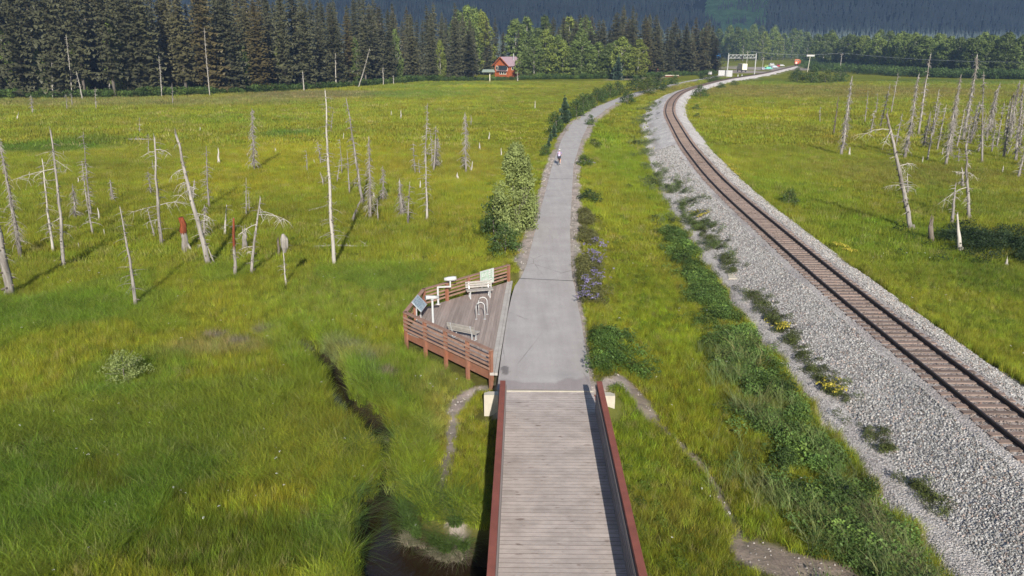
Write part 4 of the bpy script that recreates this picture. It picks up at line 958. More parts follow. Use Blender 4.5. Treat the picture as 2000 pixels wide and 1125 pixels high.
# shrubs: individuals that stand apart, masses as stuff
shr = [broad_tree('shrub', 3, 1.6, 300+k, 'x', 'shrub', 'shrubs', mat='shrub', bark='bark', n=46, leaf=.2, base=.06, per=34) for k in range(3)]
def put_shrub(u, v, hpx, label, group=None, z=-.6, wide=1., src=None):
    x_, y_ = P(u, v, z); m_px = (y_*cp+14*sp)/F_PX; o = place(src or R.choice(shr), x_, y_, 1, label, used); k = hpx*1.3*m_px/3.0; o.scale = (k*wide, k*wide, k)
    if group: o['group'] = group
    elif 'group' in o: del o['group']
    return o
for q in ((1205,186,20,'dark round shrub at the left edge of the far path bend',1.3),(1243,176,22,'broad dark shrub in the middle of the far path bend',1.5),(1265,186,26,'bushy shrub right of the path where it disappears',1.3),
          (1177,196,18,'low shrub left of the far path',1.2),(1225,205,20,'spiky dark shrub at the right edge of the far path',1.2),(1147,216,22,'bluish shrub left of the path bend',1.3),(1288,178,24,'shrub between the far path and the railway',1.2),
          (1315,168,14,'small shrub beside the railway bend',1.4),(1275,172,20,'shrub behind the far path bend',1.3),(1375,157,10,'low shrub between the path end and the rails',2.),(1395,160,10,'low shrub left of the rails before the white container',2.),
          (1367,190,18,'dark shrub at the foot of the inner ballast slope',1.4),(1360,213,9,'small dark shrub right of the track bend',1.4),(1362,228,8,'smaller shrub right of the track bend',1.4),(1540,398,26,'grey-green shrub beside the right ballast edge',1.1),
          (1556,160,20,'round shrub left of the far field edge',1.2),(1586,162,24,'tall round shrub at the far field edge',1.1),(1612,162,20,'middle shrub of the row at the far field edge',1.2),(1638,160,22,'right shrub of the row at the far field edge',1.1),
          (1408,172,9,'little shrub by the inner ballast edge',1.6),(1434,166,8,'tiny shrub at the inner edge of the far ballast',1.8),(1160,290,14,'low brownish shrub right of the path',1.6),(1152,250,15,'dark shrub on the right shoulder of the path',1.0),
          (1140,330,16,'low grassy shrub beside the path right shoulder',1.8),(1150,400,20,'olive shrub beside the right shoulder of the path',1.9)):
    put_shrub(*q[:4], wide=q[4])
pale_bush = broad_tree('shrub', 3, 1.6, 333, 'x', 'shrub', 'shrubs', mat='willow', bark='bark', n=46, leaf=.13, base=.06, per=60)
put_shrub(250, 752, 52, 'low spreading grey-green willow bush alone in the near left meadow', z=-1., wide=1.25, src=pale_bush)
# young spruces left of the path
ysp = tree_obj('young_spruce', conifer_mesh('young_spruce_crown', 4, 1.15, 400, M['young_spruce'], 22, 9, .12, trunk_clear=.02), 4, .06, M['bark'], 'x', 'tree', 'young spruces')
for u, v, vt, lb in ((1103,246,192,'tall slim young spruce left of the path'),(1113,240,222,'small young spruce just behind the tall slim one'),(1090,258,228,'bluish young spruce left of the path, front one'),(1082,274,246,'low dense young spruce nearest the cyclist'),
                     (1075,283,262,'small spreading young spruce left of the cyclist'),(1148,212,196,'young blue spruce left of the far path bend'),(1220,196,186,'young spruce on the right verge of the far path'),(1094,152,100,'full blue-grey spruce in front of the leafy trees'),(1206,155,108,'pale grey young spruce before the leafy trees'),(1072,296,276,'lowest young spruce left of the cyclist')):
    x_, y_ = P(u, v, -.7); _, zt = PZ(u, vt, y_); o = place(ysp, x_, y_, 1, lb, used); k = (zt+.8)/4; o.scale = (k*1.05, k*1.05, k)
    if 'group' in o: del o['group']
for q in ((1066,308,16,'small grassy shrub left of the cyclist',1.2),(1085,262,30,'shrub between the young spruces left of the path',1.),(1125,232,24,'green shrub at the left verge below the path bend',1.2),(1138,222,26,'leafy shrub left of the path bend',1.1),(1165,205,24,'shrub at the left verge where the path swings right',1.2),(1190,192,22,'dark shrub before the far path bend',1.3)):
    put_shrub(*q[:4], wide=q[4])
# the big pale willow bush by the path
wl = empty('willow_bush', (*P(1008, 462, -.6), -.7), 0, 'big pale-leaved willow bush at the left edge of the path above the deck', 'bush')
m_ = MB()
for k in range(9):
    a = R.uniform(0, 6.3); L = R.uniform(.3, 1.2); m_.tube([(0, 0, 0), (L*.4*math.cos(a), L*.4*math.sin(a), 2), (L*math.cos(a), L*math.sin(a), 4.2)], [.06, .04, .02], 5)
m_.build('stems', M['bark'], wl)
link('leaves', broad_mesh('willow_leaves', 7.2, 1.7, 77, M['willow'], n=150, leaf=.17, base=.02, per=120), None, wl); wl.scale = (.92, .92, .97)
put_shrub(985, 500, 46, 'dark low bush in front of the pale willow bush', wide=1.1); put_shrub(965, 455, 60, 'dark leafy shoulder of scrub left of the willow bush', wide=.8); put_shrub(1030, 440, 40, 'low scrub right of the willow bush', wide=.9)

# a kind that no spot drew is not left standing at the origin
for src in [q[0] for q in spr]+brd+brt+shr+[ysp]:
    if id(src) not in used:
        for ch in list(src.children): bpy.data.objects.remove(ch)
        bpy.data.objects.remove(src)

# ================================================================== MOUNTAIN with its forest, in the shadow of a cloud
mx = np.linspace(-3200, 4200, 150); my = np.linspace(900, 3600, 70); MX, MY = np.meshgrid(mx, my)
def mount_z(x, y): return -3+np.maximum(0, y-1050+120*(fbm(x, y, 700, 2, 131)-.5))*.26+60*(fbm(x, y, 420, 4, 133)-.5)*sstep(1000, 1500, y)
mt = link('mountain', np_mesh('mountain', np.stack([MX, MY, mount_z(MX, MY)], -1).reshape(-1, 3), grid_faces(150, 70), M['mountain'])); tag(mt, kind='structure')
n = 60000; y = 1040+(rng.random(n)**1.15)*1000; x = (rng.random(n)-.42)*1.75*(y+120)
ua = x/y; clear = (np.abs(ua-.285+.02*np.sin(y*.02)) < .036) & (y > 1150) & (fbm(x, y, 60, 2, 5) < .62)
keep = ~clear; x, y = x[keep], y[keep]; z = mount_z(x, y); n = len(x)
h = rng.uniform(7, 16, n); r_ = h*rng.uniform(.13, .2, n); a0 = rng.random(n)*6.3; Vt = np.zeros((n, 12, 3)); k = 5
for lv, (zb, rb, zt) in enumerate(((.06, 1., .62), (.40, .68, 1.0))):
    for j in range(k):
        a = a0+2*math.pi*j/k; Vt[:, lv*6+j] = np.stack([x+np.cos(a)*r_*rb, y+np.sin(a)*r_*rb, z+h*zb*(1+.1*np.sin(a*3))], -1)
    Vt[:, lv*6+5] = np.stack([x, y, z+h*zt], -1)
fb = np.array([[lv*6+j, lv*6+(j+1) % k, lv*6+5] for lv in (0, 1) for j in range(k)]); Fc = (np.arange(n)[:, None, None]*12+fb[None]).reshape(-1, 3)
mf = link('mountain_forest', np_mesh('mountain_forest', Vt.reshape(-1, 3), Fc, M['mtree'], smooth=False)); tag(mf, 'dark blue-green conifer forest covering the mountainside', 'forest', kind='stuff')
# alder thicket in the clearing
n = 5000; y = 1100+rng.random(n)*800; x = (.285+(rng.random(n)-.5)*.075)*y; z = mount_z(x, y); Vt = np.zeros((n, 6, 3)); r_ = rng.uniform(3, 7, n)
for j in range(5): Vt[:, j] = np.stack([x+np.cos(j*1.257)*r_, y+np.sin(j*1.257)*r_, z-.5], -1)
Vt[:, 5] = np.stack([x, y, z+r_*.8], -1); fb = np.array([[j, (j+1) % 5, 5] for j in range(5)]); Fc = (np.arange(n)[:, None, None]*6+fb[None]).reshape(-1, 3)
tag(link('alder_thicket', np_mesh('alder_thicket', Vt.reshape(-1, 3), Fc, M['alder'])), 'lighter green alder thicket in a clearing on the mountainside', 'thicket', kind='stuff')
# cloud whose shadow lies on the mountain
m, nn_, b = _new('cloud'); b.inputs['Base Color'].default_value = (.85, .86, .88, 1); b.inputs['Roughness'].default_value = 1
M['cloud'] = m
cz = 2500.; dist = cz/math.tan(SUN_EL)
u_ = np.linspace(0, 1, 60); t_ = np.linspace(0, 2*math.pi, 120, endpoint=False); UU, TT = np.meshgrid(u_, t_); 
rad_ = 1+.22*(fbm(np.cos(TT)*3+5, np.sin(TT)*3+5, 1, 3, 151)-.5)
ccx, ccy = 200-math.sin(SHADOW_HEAD)*dist, 2350-math.cos(SHADOW_HEAD)*dist
cth = UU*math.pi; X_ = ccx+np.sin(cth)*np.cos(TT)*4600*rad_; Y_ = ccy+np.sin(cth)*np.sin(TT)*1180*rad_
Z_ = cz+np.cos(cth)*150*(1+1.2*(fbm(X_, Y_, 500, 3, 153)-.5))
nt_ = len(t_); nu = len(u_); Fc = [(i*nu+j, i*nu+j+1, ((i+1) % nt_)*nu+j+1, ((i+1) % nt_)*nu+j) for i in range(nt_) for j in range(nu-1)]
tag(link('cloud', np_mesh('cloud', np.stack([X_, Y_, Z_], -1).reshape(-1, 3), Fc, M['cloud'])), kind='structure')

# ================================================================== CABIN, KIOSK, STATION, GANTRY
M['log_orange'] = mat_simple('orange_log_wall', (.36, .10, .035), .6, .25, 2, .3, rnd=.05); M['roof_mauve'] = mat_simple('mauve_metal_roof', (.34, .24, .27), .5, .1, 2, .4)
M['trim'] = mat_simple('cream_trim', (.66, .6, .5), .6, .1, 2); M['blue'] = mat_simple('blue_cladding', (.035, .16, .42), .5, .1, 2); M['beige'] = mat_simple('beige_wall', (.5, .47, .38), .7, .1, 2)
M['green_roof'] = mat_simple('grey_green_roof', (.20, .24, .20), .7, .15, 3); M['orange'] = mat_simple('orange_paint', (.55, .16, .06), .5, .15, 2); M['turq'] = mat_simple('turquoise_paint', (.16, .5, .42), .4, .05, 2)
M['silver'] = mat_simple('silver_paint', (.45, .5, .56), .35, .05, 2); M['redp'] = mat_simple('red_paint', (.5, .06, .05), .4, .05, 2); M['cream'] = mat_simple('cream_paint', (.66, .64, .5), .5, .08, 2); M['lime'] = mat_simple('lime_paint', (.4, .55, .12), .5, .05, 2)
cx, cy = P(993, 151.5, -1); cz0 = -.9
cb = empty('log_cabin', (cx, cy+3, cz0), math.radians(-42), 'two-storey orange log cabin with mauve metal roof at the forest edge', 'cabin')
W_, D2, H1, HR = 9.4, 9.5, 6.0, 9.4
nl = 14
for k in range(nl):
    z = .2+k*(H1-.2)/nl+.2; MB().tube([(-W_/2, -D2/2, z), (W_/2, -D2/2, z)], .235, 6).build('log', M['log_orange'], cb)
    MB().tube([(W_/2, -D2/2, z+.05), (W_/2, D2/2, z+.05)], .235, 6).build('log', M['log_orange'], cb)
m_ = MB(); m_.box((0, 0, H1/2), (W_-.2, D2-.2, H1)); m_.build('wall', M['log_orange'], cb)
for k in range(6):
    z = H1+.2+k*.52; hw = (W_/2)*(1-(z-H1)/(HR-H1)); 
    if hw > .2: MB().box((0, -D2/2+.12, z), (2*hw, .3, .5)).build('gable_board', M['log_orange'], cb)
for sg in (-1, 1):
    m_ = MB(); m_.bar((sg*(W_/2+.9), 0, H1-.75), (0, 0, HR+.1), D2+2.2, .16, up=(0, 1, 0)) if False else None
    k = len(m_.v); e = (W_/2+.9)*sg
    for yy in (-D2/2-1.3, D2/2+1): m_.v += [(e, yy, H1-.75), (0, yy, HR+.1), (0, yy, HR+.32), (e, yy, H1-.53)]
    for q in ((0,1,2,3),(7,6,5,4),(0,4,5,1),(1,5,6,2),(2,6,7,3),(3,7,4,0)): m_.face(*q)
    m_.build('roof', M['roof_mauve'], cb)
    MB().bar((e, -D2/2-1.32, H1-.68), (0, -D2/2-1.32, HR+.2), .1, .3).build('barge_board', M['log_orange'], cb)
MB().box((.6, -D2/2-.55, H1*.52), (W_*.72, 1.2, .25)).build('balcony', M['roof_mauve'], cb)
MB().box((.6, -D2/2-.3, H1*.52+1.3), (W_*.55, .5, 2.3)).build('balcony_opening', M['glass_dark'], cb)
for k in range(5): MB().box((-1.7+k*1.15, -D2/2-1.12, H1*.52+.55), (.08, .08, .9)).build('baluster', M['steel_dark'], cb)
for (x_, z_, w2, h2) in ((-3.1, 4.4, 1.3, 1.7), (-.7, 2.2, 1.2, 1.3), (.8, 2.2, 1.2, 1.3), (2.3, 2.2, 1.2, 1.3), (3.3, 4.3, 1.2, 1.6)):
    f = MB().box((x_, -D2/2-.26, z_), (w2+.3, .08, h2+.3)).build('window', M['trim'], cb); MB().box((x_, -D2/2-.31, z_), (w2-.15, .04, h2-.15)).build('pane', M['glass_dark'], f)
for y_ in (-2.5, .5, 3): f = MB().box((W_/2+.26, y_, 4.3), (.08, 1.5, 1.5)).build('window', M['trim'], cb); MB().box((W_/2+.31, y_, 4.3), (.04, 1.1, 1.1)).build('pane', M['glass_dark'], f)
MB().tube([(2.5, 1, 8), (2.5, 1, 11.2)], .18, 6).build('chimney', M['grey_metal'], cb)
kx, ky = P(955, 160, -1)
ks = empty('roofed_kiosk', (kx, ky, -1), 0, 'grey-green pitched roof on a pale post in front of the cabin', 'kiosk')
MB().box((.4, 0, 2.0), (.3, .3, 4.4)).build('post', M['trim'], ks); MB().box((.9, .2, 3.7), (1.8, .1, 1.0)).build('notice_board', M['bark'], ks)
for sg in (-1, 1):
    m_ = MB(); m_.v += [(-2.6, 0, 5.2), (2.1, 0, 5.2), (2.7, sg*1.7, 4.2), (-3.0, sg*1.7, 4.2), (-2.6, 0, 5.08), (2.1, 0, 5.08), (2.7, sg*1.7, 4.08), (-3.0, sg*1.7, 4.08)]
    for q in ((0,1,2,3),(7,6,5,4),(0,4,5,1),(1,5,6,2),(2,6,7,3),(3,7,4,0)): m_.face(*q)
    m_.build('roof', M['green_roof'], ks)
hx_, hy_ = P(1056, 150, -.6)
ht = empty('orange_hut', (hx_, hy_+8, -.7), .2, 'small orange timber hut half hidden behind the leafy trees', 'hut')
MB().box((0, 0, 1.9), (6, 5, 3.8)).build('wall', M['log_orange'], ht)
m_ = MB(); m_.v += [(-3.4, -3, 3.7), (3.4, -3, 3.7), (3.4, 3, 3.7), (-3.4, 3, 3.7), (-3.4, 0, 5.3), (3.4, 0, 5.3)]
for q in ((0,1,5,4),(2,3,4,5),(0,4,3),(1,2,5),(3,2,1,0)): m_.face(*q)
m_.build('roof', M['roof_mauve'], ht); f = MB().box((.5, -2.53, 2), (1.4, .08, 1.3)).build('window', M['trim'], ht); MB().box((.5, -2.58, 2), (1.1, .04, 1)).build('pane', M['glass_dark'], f)
hx_, hy_ = P(1276, 146, -.6)
sh = empty('low_shed', (hx_, hy_, -.7), .1, 'low dark red shed roof under the spruces left of the station', 'shed')
MB().box((0, 0, 1.3), (9, 5, 2.6)).build('wall', M['snag_dark'], sh)
m_ = MB(); m_.v += [(-5, -3.2, 2.5), (5, -3.2, 2.5), (5, 3.2, 2.5), (-5, 3.2, 2.5), (-5, 0, 4), (5, 0, 4)]
for q in ((0,1,5,4),(2,3,4,5),(0,4,3),(1,2,5),(3,2,1,0)): m_.face(*q)
m_.build('roof', mat_simple('dull_red_roof', (.25, .075, .06), .7, .2, 2), sh)
def log_pile(u, v, label):
    x_, y_ = P(u, v, -.8); o = empty('timber_stack', (x_, y_, -.85), R.uniform(-.2, .2), label, 'timber stack')
    for k, (xx, zz) in enumerate(((-.5, .25), (0, .25), (.5, .25), (-.25, .7), (.25, .7))): MB().tube([(-3.4, xx, zz), (3.4, xx, zz)], .25, 6).build('log', M['beige'] if k % 2 else M['snag_red'], o)
log_pile(1252, 149, 'stack of cut logs on brown ground, left of the low red shed'); log_pile(1312, 150, 'stack of cut logs near the grey young trees beside the station')
# blue building
x_, y_ = P(1392, 124, -.4); bl = empty('blue_building', (x_+1, y_, -.5), math.radians(-20), 'blue and beige metal building behind the spruces at the station', 'building')
MB().box((0, 0, 2.1), (7, 14, 4.2)).build('lower_wall', M['beige'], bl); MB().box((0, 0, 6.0), (9.2, 14.2, 3.7)).build('upper_wall', M['blue'], bl)
m_ = MB(); m_.v += [(-5, -7.5, 7.8), (5, -7.5, 7.8), (5, 7.5, 7.8), (-5, 7.5, 7.8), (0, -7.5, 9.6), (0, 7.5, 9.6)]
for q in ((0,1,4),(3,5,2),(1,2,5,4),(3,0,4,5),(3,2,1,0)): m_.face(*q)
m_.build('roof', M['blue'], bl); f = MB().box((2, -7.15, 2), (1.8, .08, 1.6)).build('window', M['trim'], bl); MB().box((2, -7.2, 2), (1.4, .04, 1.2)).build('pane', M['glass_dark'], f)
MB().box((-1.8, -7.15, 1.5), (2.6, .08, 3)).build('door', M['silver'], bl)
# white containers
x_, y_ = P(1416, 149, -.4); wb = empty('white_container', (x_, y_, -.6), math.radians(-12), 'white steel container on the gravel beside the gantry foot', 'container')
for k, dx_ in enumerate((-1.7, 1.7)):
    MB().box((dx_, 0, 1.5), (3.2, 2.4, 3)).build('box_body', M['white_paint'], wb)
    for q in range(6): MB().box((dx_-1.3+q*.52, -1.23, 1.5), (.12, .05, 2.7)).build('corrugation', M['white_paint'], wb)
# cream box truck
def wheel(mb_p, x, y, z, r, w_, axis='y'):
    d = Vector((0, w_/2, 0)) if axis == 'y' else Vector((w_/2, 0, 0)); c = Vector((x, y, z))
    wv_ = MB().tube([c-d, c+d], r, 12).build('wheel', M['rubber'], mb_p); MB().tube([c-d*1.05, c+d*1.05], r*.55, 10).build('rim', M['grey_metal'], wv_)
x_, y_ = P(1449.5, 140, -.4); bt = empty('box_truck', (x_, y_, -.5), math.radians(6), 'cream box truck seen from behind beyond the gantry', 'truck')
MB().box((0, 0, 2.9), (2.9, 6.5, 3.4)).build('box_body', M['cream'], bt); MB().box((0, 4.4, 1.9), (2.4, 2.0, 2.2)).build('cab', M['cream'], bt); MB().box((0, .5, .95), (1.6, 8.6, .35)).build('chassis', M['black'], bt)
MB().box((0, -3.29, 2.8), (2.5, .06, 2.9)).build('rear_door', M['cream'], bt); MB().box((0, -3.35, .9), (2.4, .12, .3)).build('bumper', M['black'], bt)
for yy in (-2.2, 4): 
    for xx in (-1.15, 1.15): wheel(bt, xx, yy, .5, .5, .35, 'x')
def car(u, v, rz, body, label, L=4.5, W=1.8, Hh=1.5, van=False):
    x_, y_ = P(u, v, -.3); o = empty('parked_car', (x_, y_, gz1(x_, y_)), rz, label, 'car', None)
    k = [(-L/2, .35), (-L/2, .8), (-L*.36, .95), (-L*.26 if not van else -L*.42, Hh), (L*.2, Hh), (L*.34, .95), (L/2, .85), (L/2, .35)]
    m_ = MB(); n_ = len(k)
    for yy, sc_ in ((-W/2, 1), (W/2, 1)):
        for xx, zz in k: m_.v.append((xx, yy*(1 if zz < 1 else .85), zz))
    m_.face(*range(n_)[::-1]); m_.face(*range(n_, 2*n_))
    for i_ in range(n_): m_.face(i_, (i_+1) % n_, n_+(i_+1) % n_, n_+i_)
    m_.build('body', M[body], o)
    for sg in (-1, 1): MB().box((-.05*L, sg*W*.44, (Hh+.95)/2), (L*.42, .05, (Hh-.95)*.75)).build('side_window', M['glass_dark'], o)
    MB().bar((L*.335, 0, .98), (L*.21, 0, Hh-.06), W*.78, .03).build('windscreen', M['glass_dark'], o)
    MB().bar((-L*.355, 0, .98), (-L*.265 if not van else -L*.415, 0, Hh-.06), W*.78, .03).build('rear_window', M['glass_dark'], o)
    for xx in (-L*.3, L*.3):
        for yy in (-W/2+.05, W/2-.05): wheel(o, xx, yy, .33, .33, .2)
    for sg in (-1, 1): MB().box((-L/2-.01, sg*W*.36, .72), (.05, .25, .14)).build('tail_light', M['redp'], o); MB().box((L/2+.01, sg*W*.36, .7), (.05, .28, .14)).build('headlight', M['white_paint'], o)
    return o
car(1387, 144, math.radians(75), 'white_paint', 'white van parked on the gravel lot before the blue building', 4.8, 1.9, 1.9, True)
car(1380.5, 141, math.radians(85), 'silver', 'silver car parked under the spruces left of the white van', 4.4)
car(1490, 135, math.radians(80), 'silver', 'grey-blue car at the left end of the row by the station')
car(1500, 134.5, math.radians(10), 'turq', 'turquoise pickup in the row of vehicles by the station', 5.2, 2, 1.8)
car(1497, 131, math.radians(60), 'lime', 'lime green car behind the turquoise pickup')
car(1512, 132, math.radians(15), 'silver', 'long silver-blue car in the middle of the station row', 5.2, 1.9, 1.6)
car(1519.5, 130, math.radians(80), 'redp', 'red car right of the long silver one', 4.4, 1.9, 1.8)
car(1526, 129.5, math.radians(10), 'white_paint', 'white car at the right end of the station row')
car(1507, 129, math.radians(20), 'white_paint', 'white van behind the silver car at the station', 5.2, 2., 2.3, True)
for o in [q for q in COL.objects if q.get('category') == 'car']: o['group'] = 'vehicles parked at the station'
# signal gantry over the track
gxl, gyl = P(1419.5, 149.5, -.4); gxr, gyr = P(1473, 148.5, -.4)
ga = empty('signal_gantry', (gxl, gyl, -.6), math.atan2(gyr-gyl, gxr-gxl), 'white lattice signal gantry spanning the distant track', 'signal gantry')
gw = math.hypot(gxr-gxl, gyr-gyl); gh = 10.3
for xx in (0, gw): MB().box((xx, 0, gh/2), (.36, .36, gh)).build('post', M['white_paint'], ga); MB().box((xx, 0, gh+.4), (.2, .2, .9)).build('finial', M['white_paint'], ga)
for zz in (gh, gh-1.5):
    for yy in (-.3, .3): MB().box((gw/2, yy, zz), (gw, .16, .18)).build('beam', M['white_paint'], ga)
nb = 14
for k in range(nb):
    a_, b_ = gw*k/nb, gw*(k+1)/nb; MB().bar((a_, -.3, gh-1.5 if k % 2 else gh), (b_, -.3, gh if k % 2 else gh-1.5), .13, .13).build('lattice_bar', M['grey_metal'], ga)
sg_ = MB().box((gw*.47, -.5, gh-1.4), (.7, .4, 1.5)).build('signal_head', M['black'], ga)
# orange locomotive
x_, y_ = P(1557.5, 129, .2); lo = empty('locomotive', (x_, y_, .45), math.radians(-28), 'orange-red locomotive on the track at the edge of the far trees', 'locomotive')
MB().box((0, 0, 1.0), (3.0, 14, .5)).build('frame', M['black'], lo); MB().box((0, 2.5, 2.5), (2.3, 9, 2.6)).build('hood', M['orange'], lo); MB().box((0, -3.4, 2.9), (3.0, 2.8, 3.3)).build('cab', M['orange'], lo); MB().box((0, -5.9, 2.0), (2.2, 2.2, 1.7)).build('nose', M['redp'], lo)
for sg in (-.75, .75): f = MB().box((sg, -4.82, 3.8), (1.1, .08, .8)).build('window', M['trim'], lo); MB().box((sg, -4.87, 3.8), (.9, .04, .6)).build('pane', M['glass_dark'], lo if False else f)
MB().lathe([(.75, 0), (.75, .1)], (0, 0, 0), 14).build('round_front_plate', M['trim'], lo).matrix_local = Matrix.Translation((0, -7.02, 2.1)) @ Matrix.Rotation(math.pi/2, 4, 'X')
for yy in (-4.5, -2.8, 3, 4.7):
    for xx in (-.75, .75): wheel(lo, xx, yy, .5, .5, .15, 'x')
# flat white board on a pole
x_, y_ = P(1577, 140, -.6); pb = empty('board_on_pole', (x_, y_, -.7), 0, 'flat white board on top of a tall pale pole beyond the track', 'sign pole')
_, zt = PZ(1577, 110, y_); MB().tube([(0, 0, -.5), (.6, 0, zt+.7)], [.22, .16], 8).build('pole', M['beige'], pb); MB().box((.6, 0, zt+1.1), (4.6, 1.2, .9)).build('board', M['white_paint'], pb); MB().box((.6, 0, zt+1.75), (4.2, 1., .25)).build('top_rim', M['snag_dark'], pb)
# poles and wires
def upole(u, v, vt, label):
    x_, y_ = P(u, v, -.6); _, zt = PZ(u, vt, y_); o = empty('utility_pole', (x_, y_, -.7), 0, label, 'utility pole')
    MB().tube([(0, 0, -.3), (0, 0, zt+.7)], [.17, .12], 7).build('pole', M['bark_pale'], o); MB().box((0, 0, zt), (2.2, .12, .14)).build('cross_arm', M['bark'], o)
    for q in (-.9, 0, .9): MB().lathe([(.06, 0), (.08, .12), (.03, .2)], (q, 0, zt+.07), 6).build('insulator', M['white_paint'], o)
    return Vector((x_, y_, zt+.2))
a1 = upole(1457, 138, 100, 'slim utility pole right of the cream truck'); a2 = upole(1489, 134, 112, 'utility pole at the left of the parked vehicles'); a3 = upole(1640, 140, 104, 'utility pole among the bushes beyond the field'); a4 = upole(2060, 156, 122, 'utility pole outside the right edge')
for (pa, pb_, lb) in ((a1, a3, 'faint overhead wire running past the station trees'), (a3, a4, 'faint overhead wire crossing before the far right woodland')):
    for q in (-.9, .9):
        mb = MB(); mb.tube([pa.lerp(pb_, t)+Vector((q, 0, -4*t*(1-t)*1.6)) for t in np.linspace(0, 1, 12)], .025, 4); tag(mb.build('overhead_wire', M['grey_metal']), lb, 'wire', 'overhead wires')
# white cabinets / posts near the track
for u, v, hh, lb in ((1441, 150, .9, 'small white marker post left of the track at the gantry'), (1449, 149.5, .8, 'low white marker nearest the gantry track')):
    x_, y_ = P(u, v, -.5); tag(MB().box((x_, y_, hh/2-.6), (.35, .35, hh+.4)).lathe([(.2, 0), (.05, .15)], (x_, y_, hh-.2), 6).build('marker_post', M['white_paint']), lb, 'post')

# ================================================================== CYCLIST
x_, y_ = P(1092, 322, 0)
bk = empty('bicycle', (x_, y_, .01), math.radians(78), 'black bicycle ridden along the left side of the path', 'bicycle')
for xx in (-.52, .52):
    wv_ = MB(); pts = [(xx+.33*math.cos(t), 0, .34+.33*math.sin(t)) for t in np.linspace(0, 2*math.pi, 19)]; wh = empty('wheel', (0, 0, 0)); wh.parent = bk
    wv_.tube(pts, .022, 5, cap=False).build('tyre', M['rubber'], wh); r2 = MB(); r2.tube([(xx+.3*math.cos(t), 0, .34+.3*math.sin(t)) for t in np.linspace(0, 2*math.pi, 19)], .01, 4, cap=False)
    for t in np.linspace(0, math.pi, 7)[:-1]: r2.tube([(xx-.3*math.cos(t), 0, .34-.3*math.sin(t)), (xx+.3*math.cos(t), 0, .34+.3*math.sin(t))], .004, 3)
    r2.build('rim', M['grey_metal'], wh)
f = MB(); hd = (.36, 0, .92); bb = (-.05, 0, .30); st = (-.2, 0, .88); rw = (-.52, 0, .34); fw = (.52, 0, .34)
for a_, b_ in ((hd, bb), (bb, st), (st, (.34, 0, .84)), (bb, rw), (rw, (-.18, 0, .8)), (hd, fw)): f.tube([a_, b_], .02, 6)
f.build('frame', M['black'], bk); MB().tube([(.36, -.27, 1.0), (.40, -.1, 1.0), (.40, .1, 1.0), (.36, .27, 1.0)], .016, 6).build('handlebar', M['grey_metal'], bk); MB().tube([(-.34, 0, .93), (-.2, 0, .94), (-.05, 0, .93)], [.08, .055, .02], 8).build('saddle', M['black'], bk)
MB().tube([(-.05, -.14, .14), (-.05, -.08, .14), (-.05, .08, .46), (-.05, .14, .46)], .012, 5).build('cranks', M['grey_metal'], bk)
pe = empty('person', (x_, y_, .01), math.radians(78), 'cyclist in a lilac jersey and white helmet riding on the path', 'person')
def skin(name, verts, edges, rads, mat, parent, root=0, sub=1):
    me = bpy.data.meshes.new(name); me.from_pydata(verts, edges, []); o = link(name, me, mat, parent); s_ = o.modifiers.new('skin', 'SKIN'); s_.use_smooth_shade = True
    for i_, r0 in enumerate(rads): me.skin_vertices[0].data[i_].radius = r0 if isinstance(r0, tuple) else (r0, r0)
    me.skin_vertices[0].data[root].use_root = True; sb = o.modifiers.new('sub', 'SUBSURF'); sb.levels = sub; sb.render_levels = sub; return o
M['skin'] = mat_simple('skin', (.45, .27, .2), .6, .08, 4); M['jersey'] = mat_simple('lilac_jersey', (.33, .27, .55), .8, .25, 6, dirt=(.6, .6, .65)); M['shorts'] = mat_simple('dark_shorts', (.04, .04, .06), .8, .2, 6); M['hair'] = mat_simple('brown_hair', (.08, .05, .03), .7, .2, 9)
bv = [(-.18,0,.98),(-.08,0,1.15),(.03,0,1.34),(.10,0,1.47),(.15,0,1.56),(.18,0,1.66),   # pelvis, waist, chest, neck base, neck, head
      (-.14,.10,.96),(.22,.12,.80),(.02,.11,.50),(.10,.11,.46), (-.14,-.10,.96),(.16,-.12,.62),(-.03,-.11,.20),(.08,-.11,.15),
      (.06,.19,1.42),(.22,.24,1.22),(.37,.24,1.04),(.40,.22,1.01), (.06,-.19,1.42),(.22,-.24,1.22),(.37,-.24,1.04),(.40,-.22,1.01)]
be = [(0,1),(1,2),(2,3),(3,4),(4,5),(0,6),(6,7),(7,8),(8,9),(0,10),(10,11),(11,12),(12,13),(3,14),(14,15),(15,16),(16,17),(3,18),(18,19),(19,20),(20,21)]
br = [.15,.14,.17,.11,.055,.085,.10,.07,.045,.04,.10,.07,.045,.04,.06,.045,.032,.035,.06,.045,.032,.035]
skin('body', bv, be, br, M['skin'], pe, 0, 2)
skin('jersey', [bv[i] for i in (0,1,2,3,14,15,18,19)], [(0,1),(1,2),(2,3),(3,4),(4,5),(3,6),(6,7)], [.165,.16,.19,.12,.08,.06,.08,.06], M['jersey'], pe)
skin('shorts', [bv[0], bv[6], (.12,.12,.85), bv[10], (.08,-.12,.74)], [(0,1),(1,2),(0,3),(3,4)], [.17,.12,.095,.12,.095], M['shorts'], pe)
for sg, yz in ((.11, .45), (-.11, .14)): MB().tube([(-.06, sg, yz), (.05, sg, yz+.02), (.19, sg, yz-.01)], [.045, .05, .03], 8).build('shoe', M['white_paint'], pe, True)
MB().lathe([(.118, 0), (.125, .05), (.10, .11), (.05, .15), (.01, .16)], (.17, 0, 1.68), 12).build('helmet', M['white_paint'], pe, True)
MB().lathe([(.05, -.06), (.085, 0), (.09, .04)], (.13, 0, 1.66), 8).build('hair', M['hair'], pe, True)
MB().tube([(.25, 0, 1.66), (.285, 0, 1.645)], [.02, .012], 5).build('nose', M['skin'], pe)
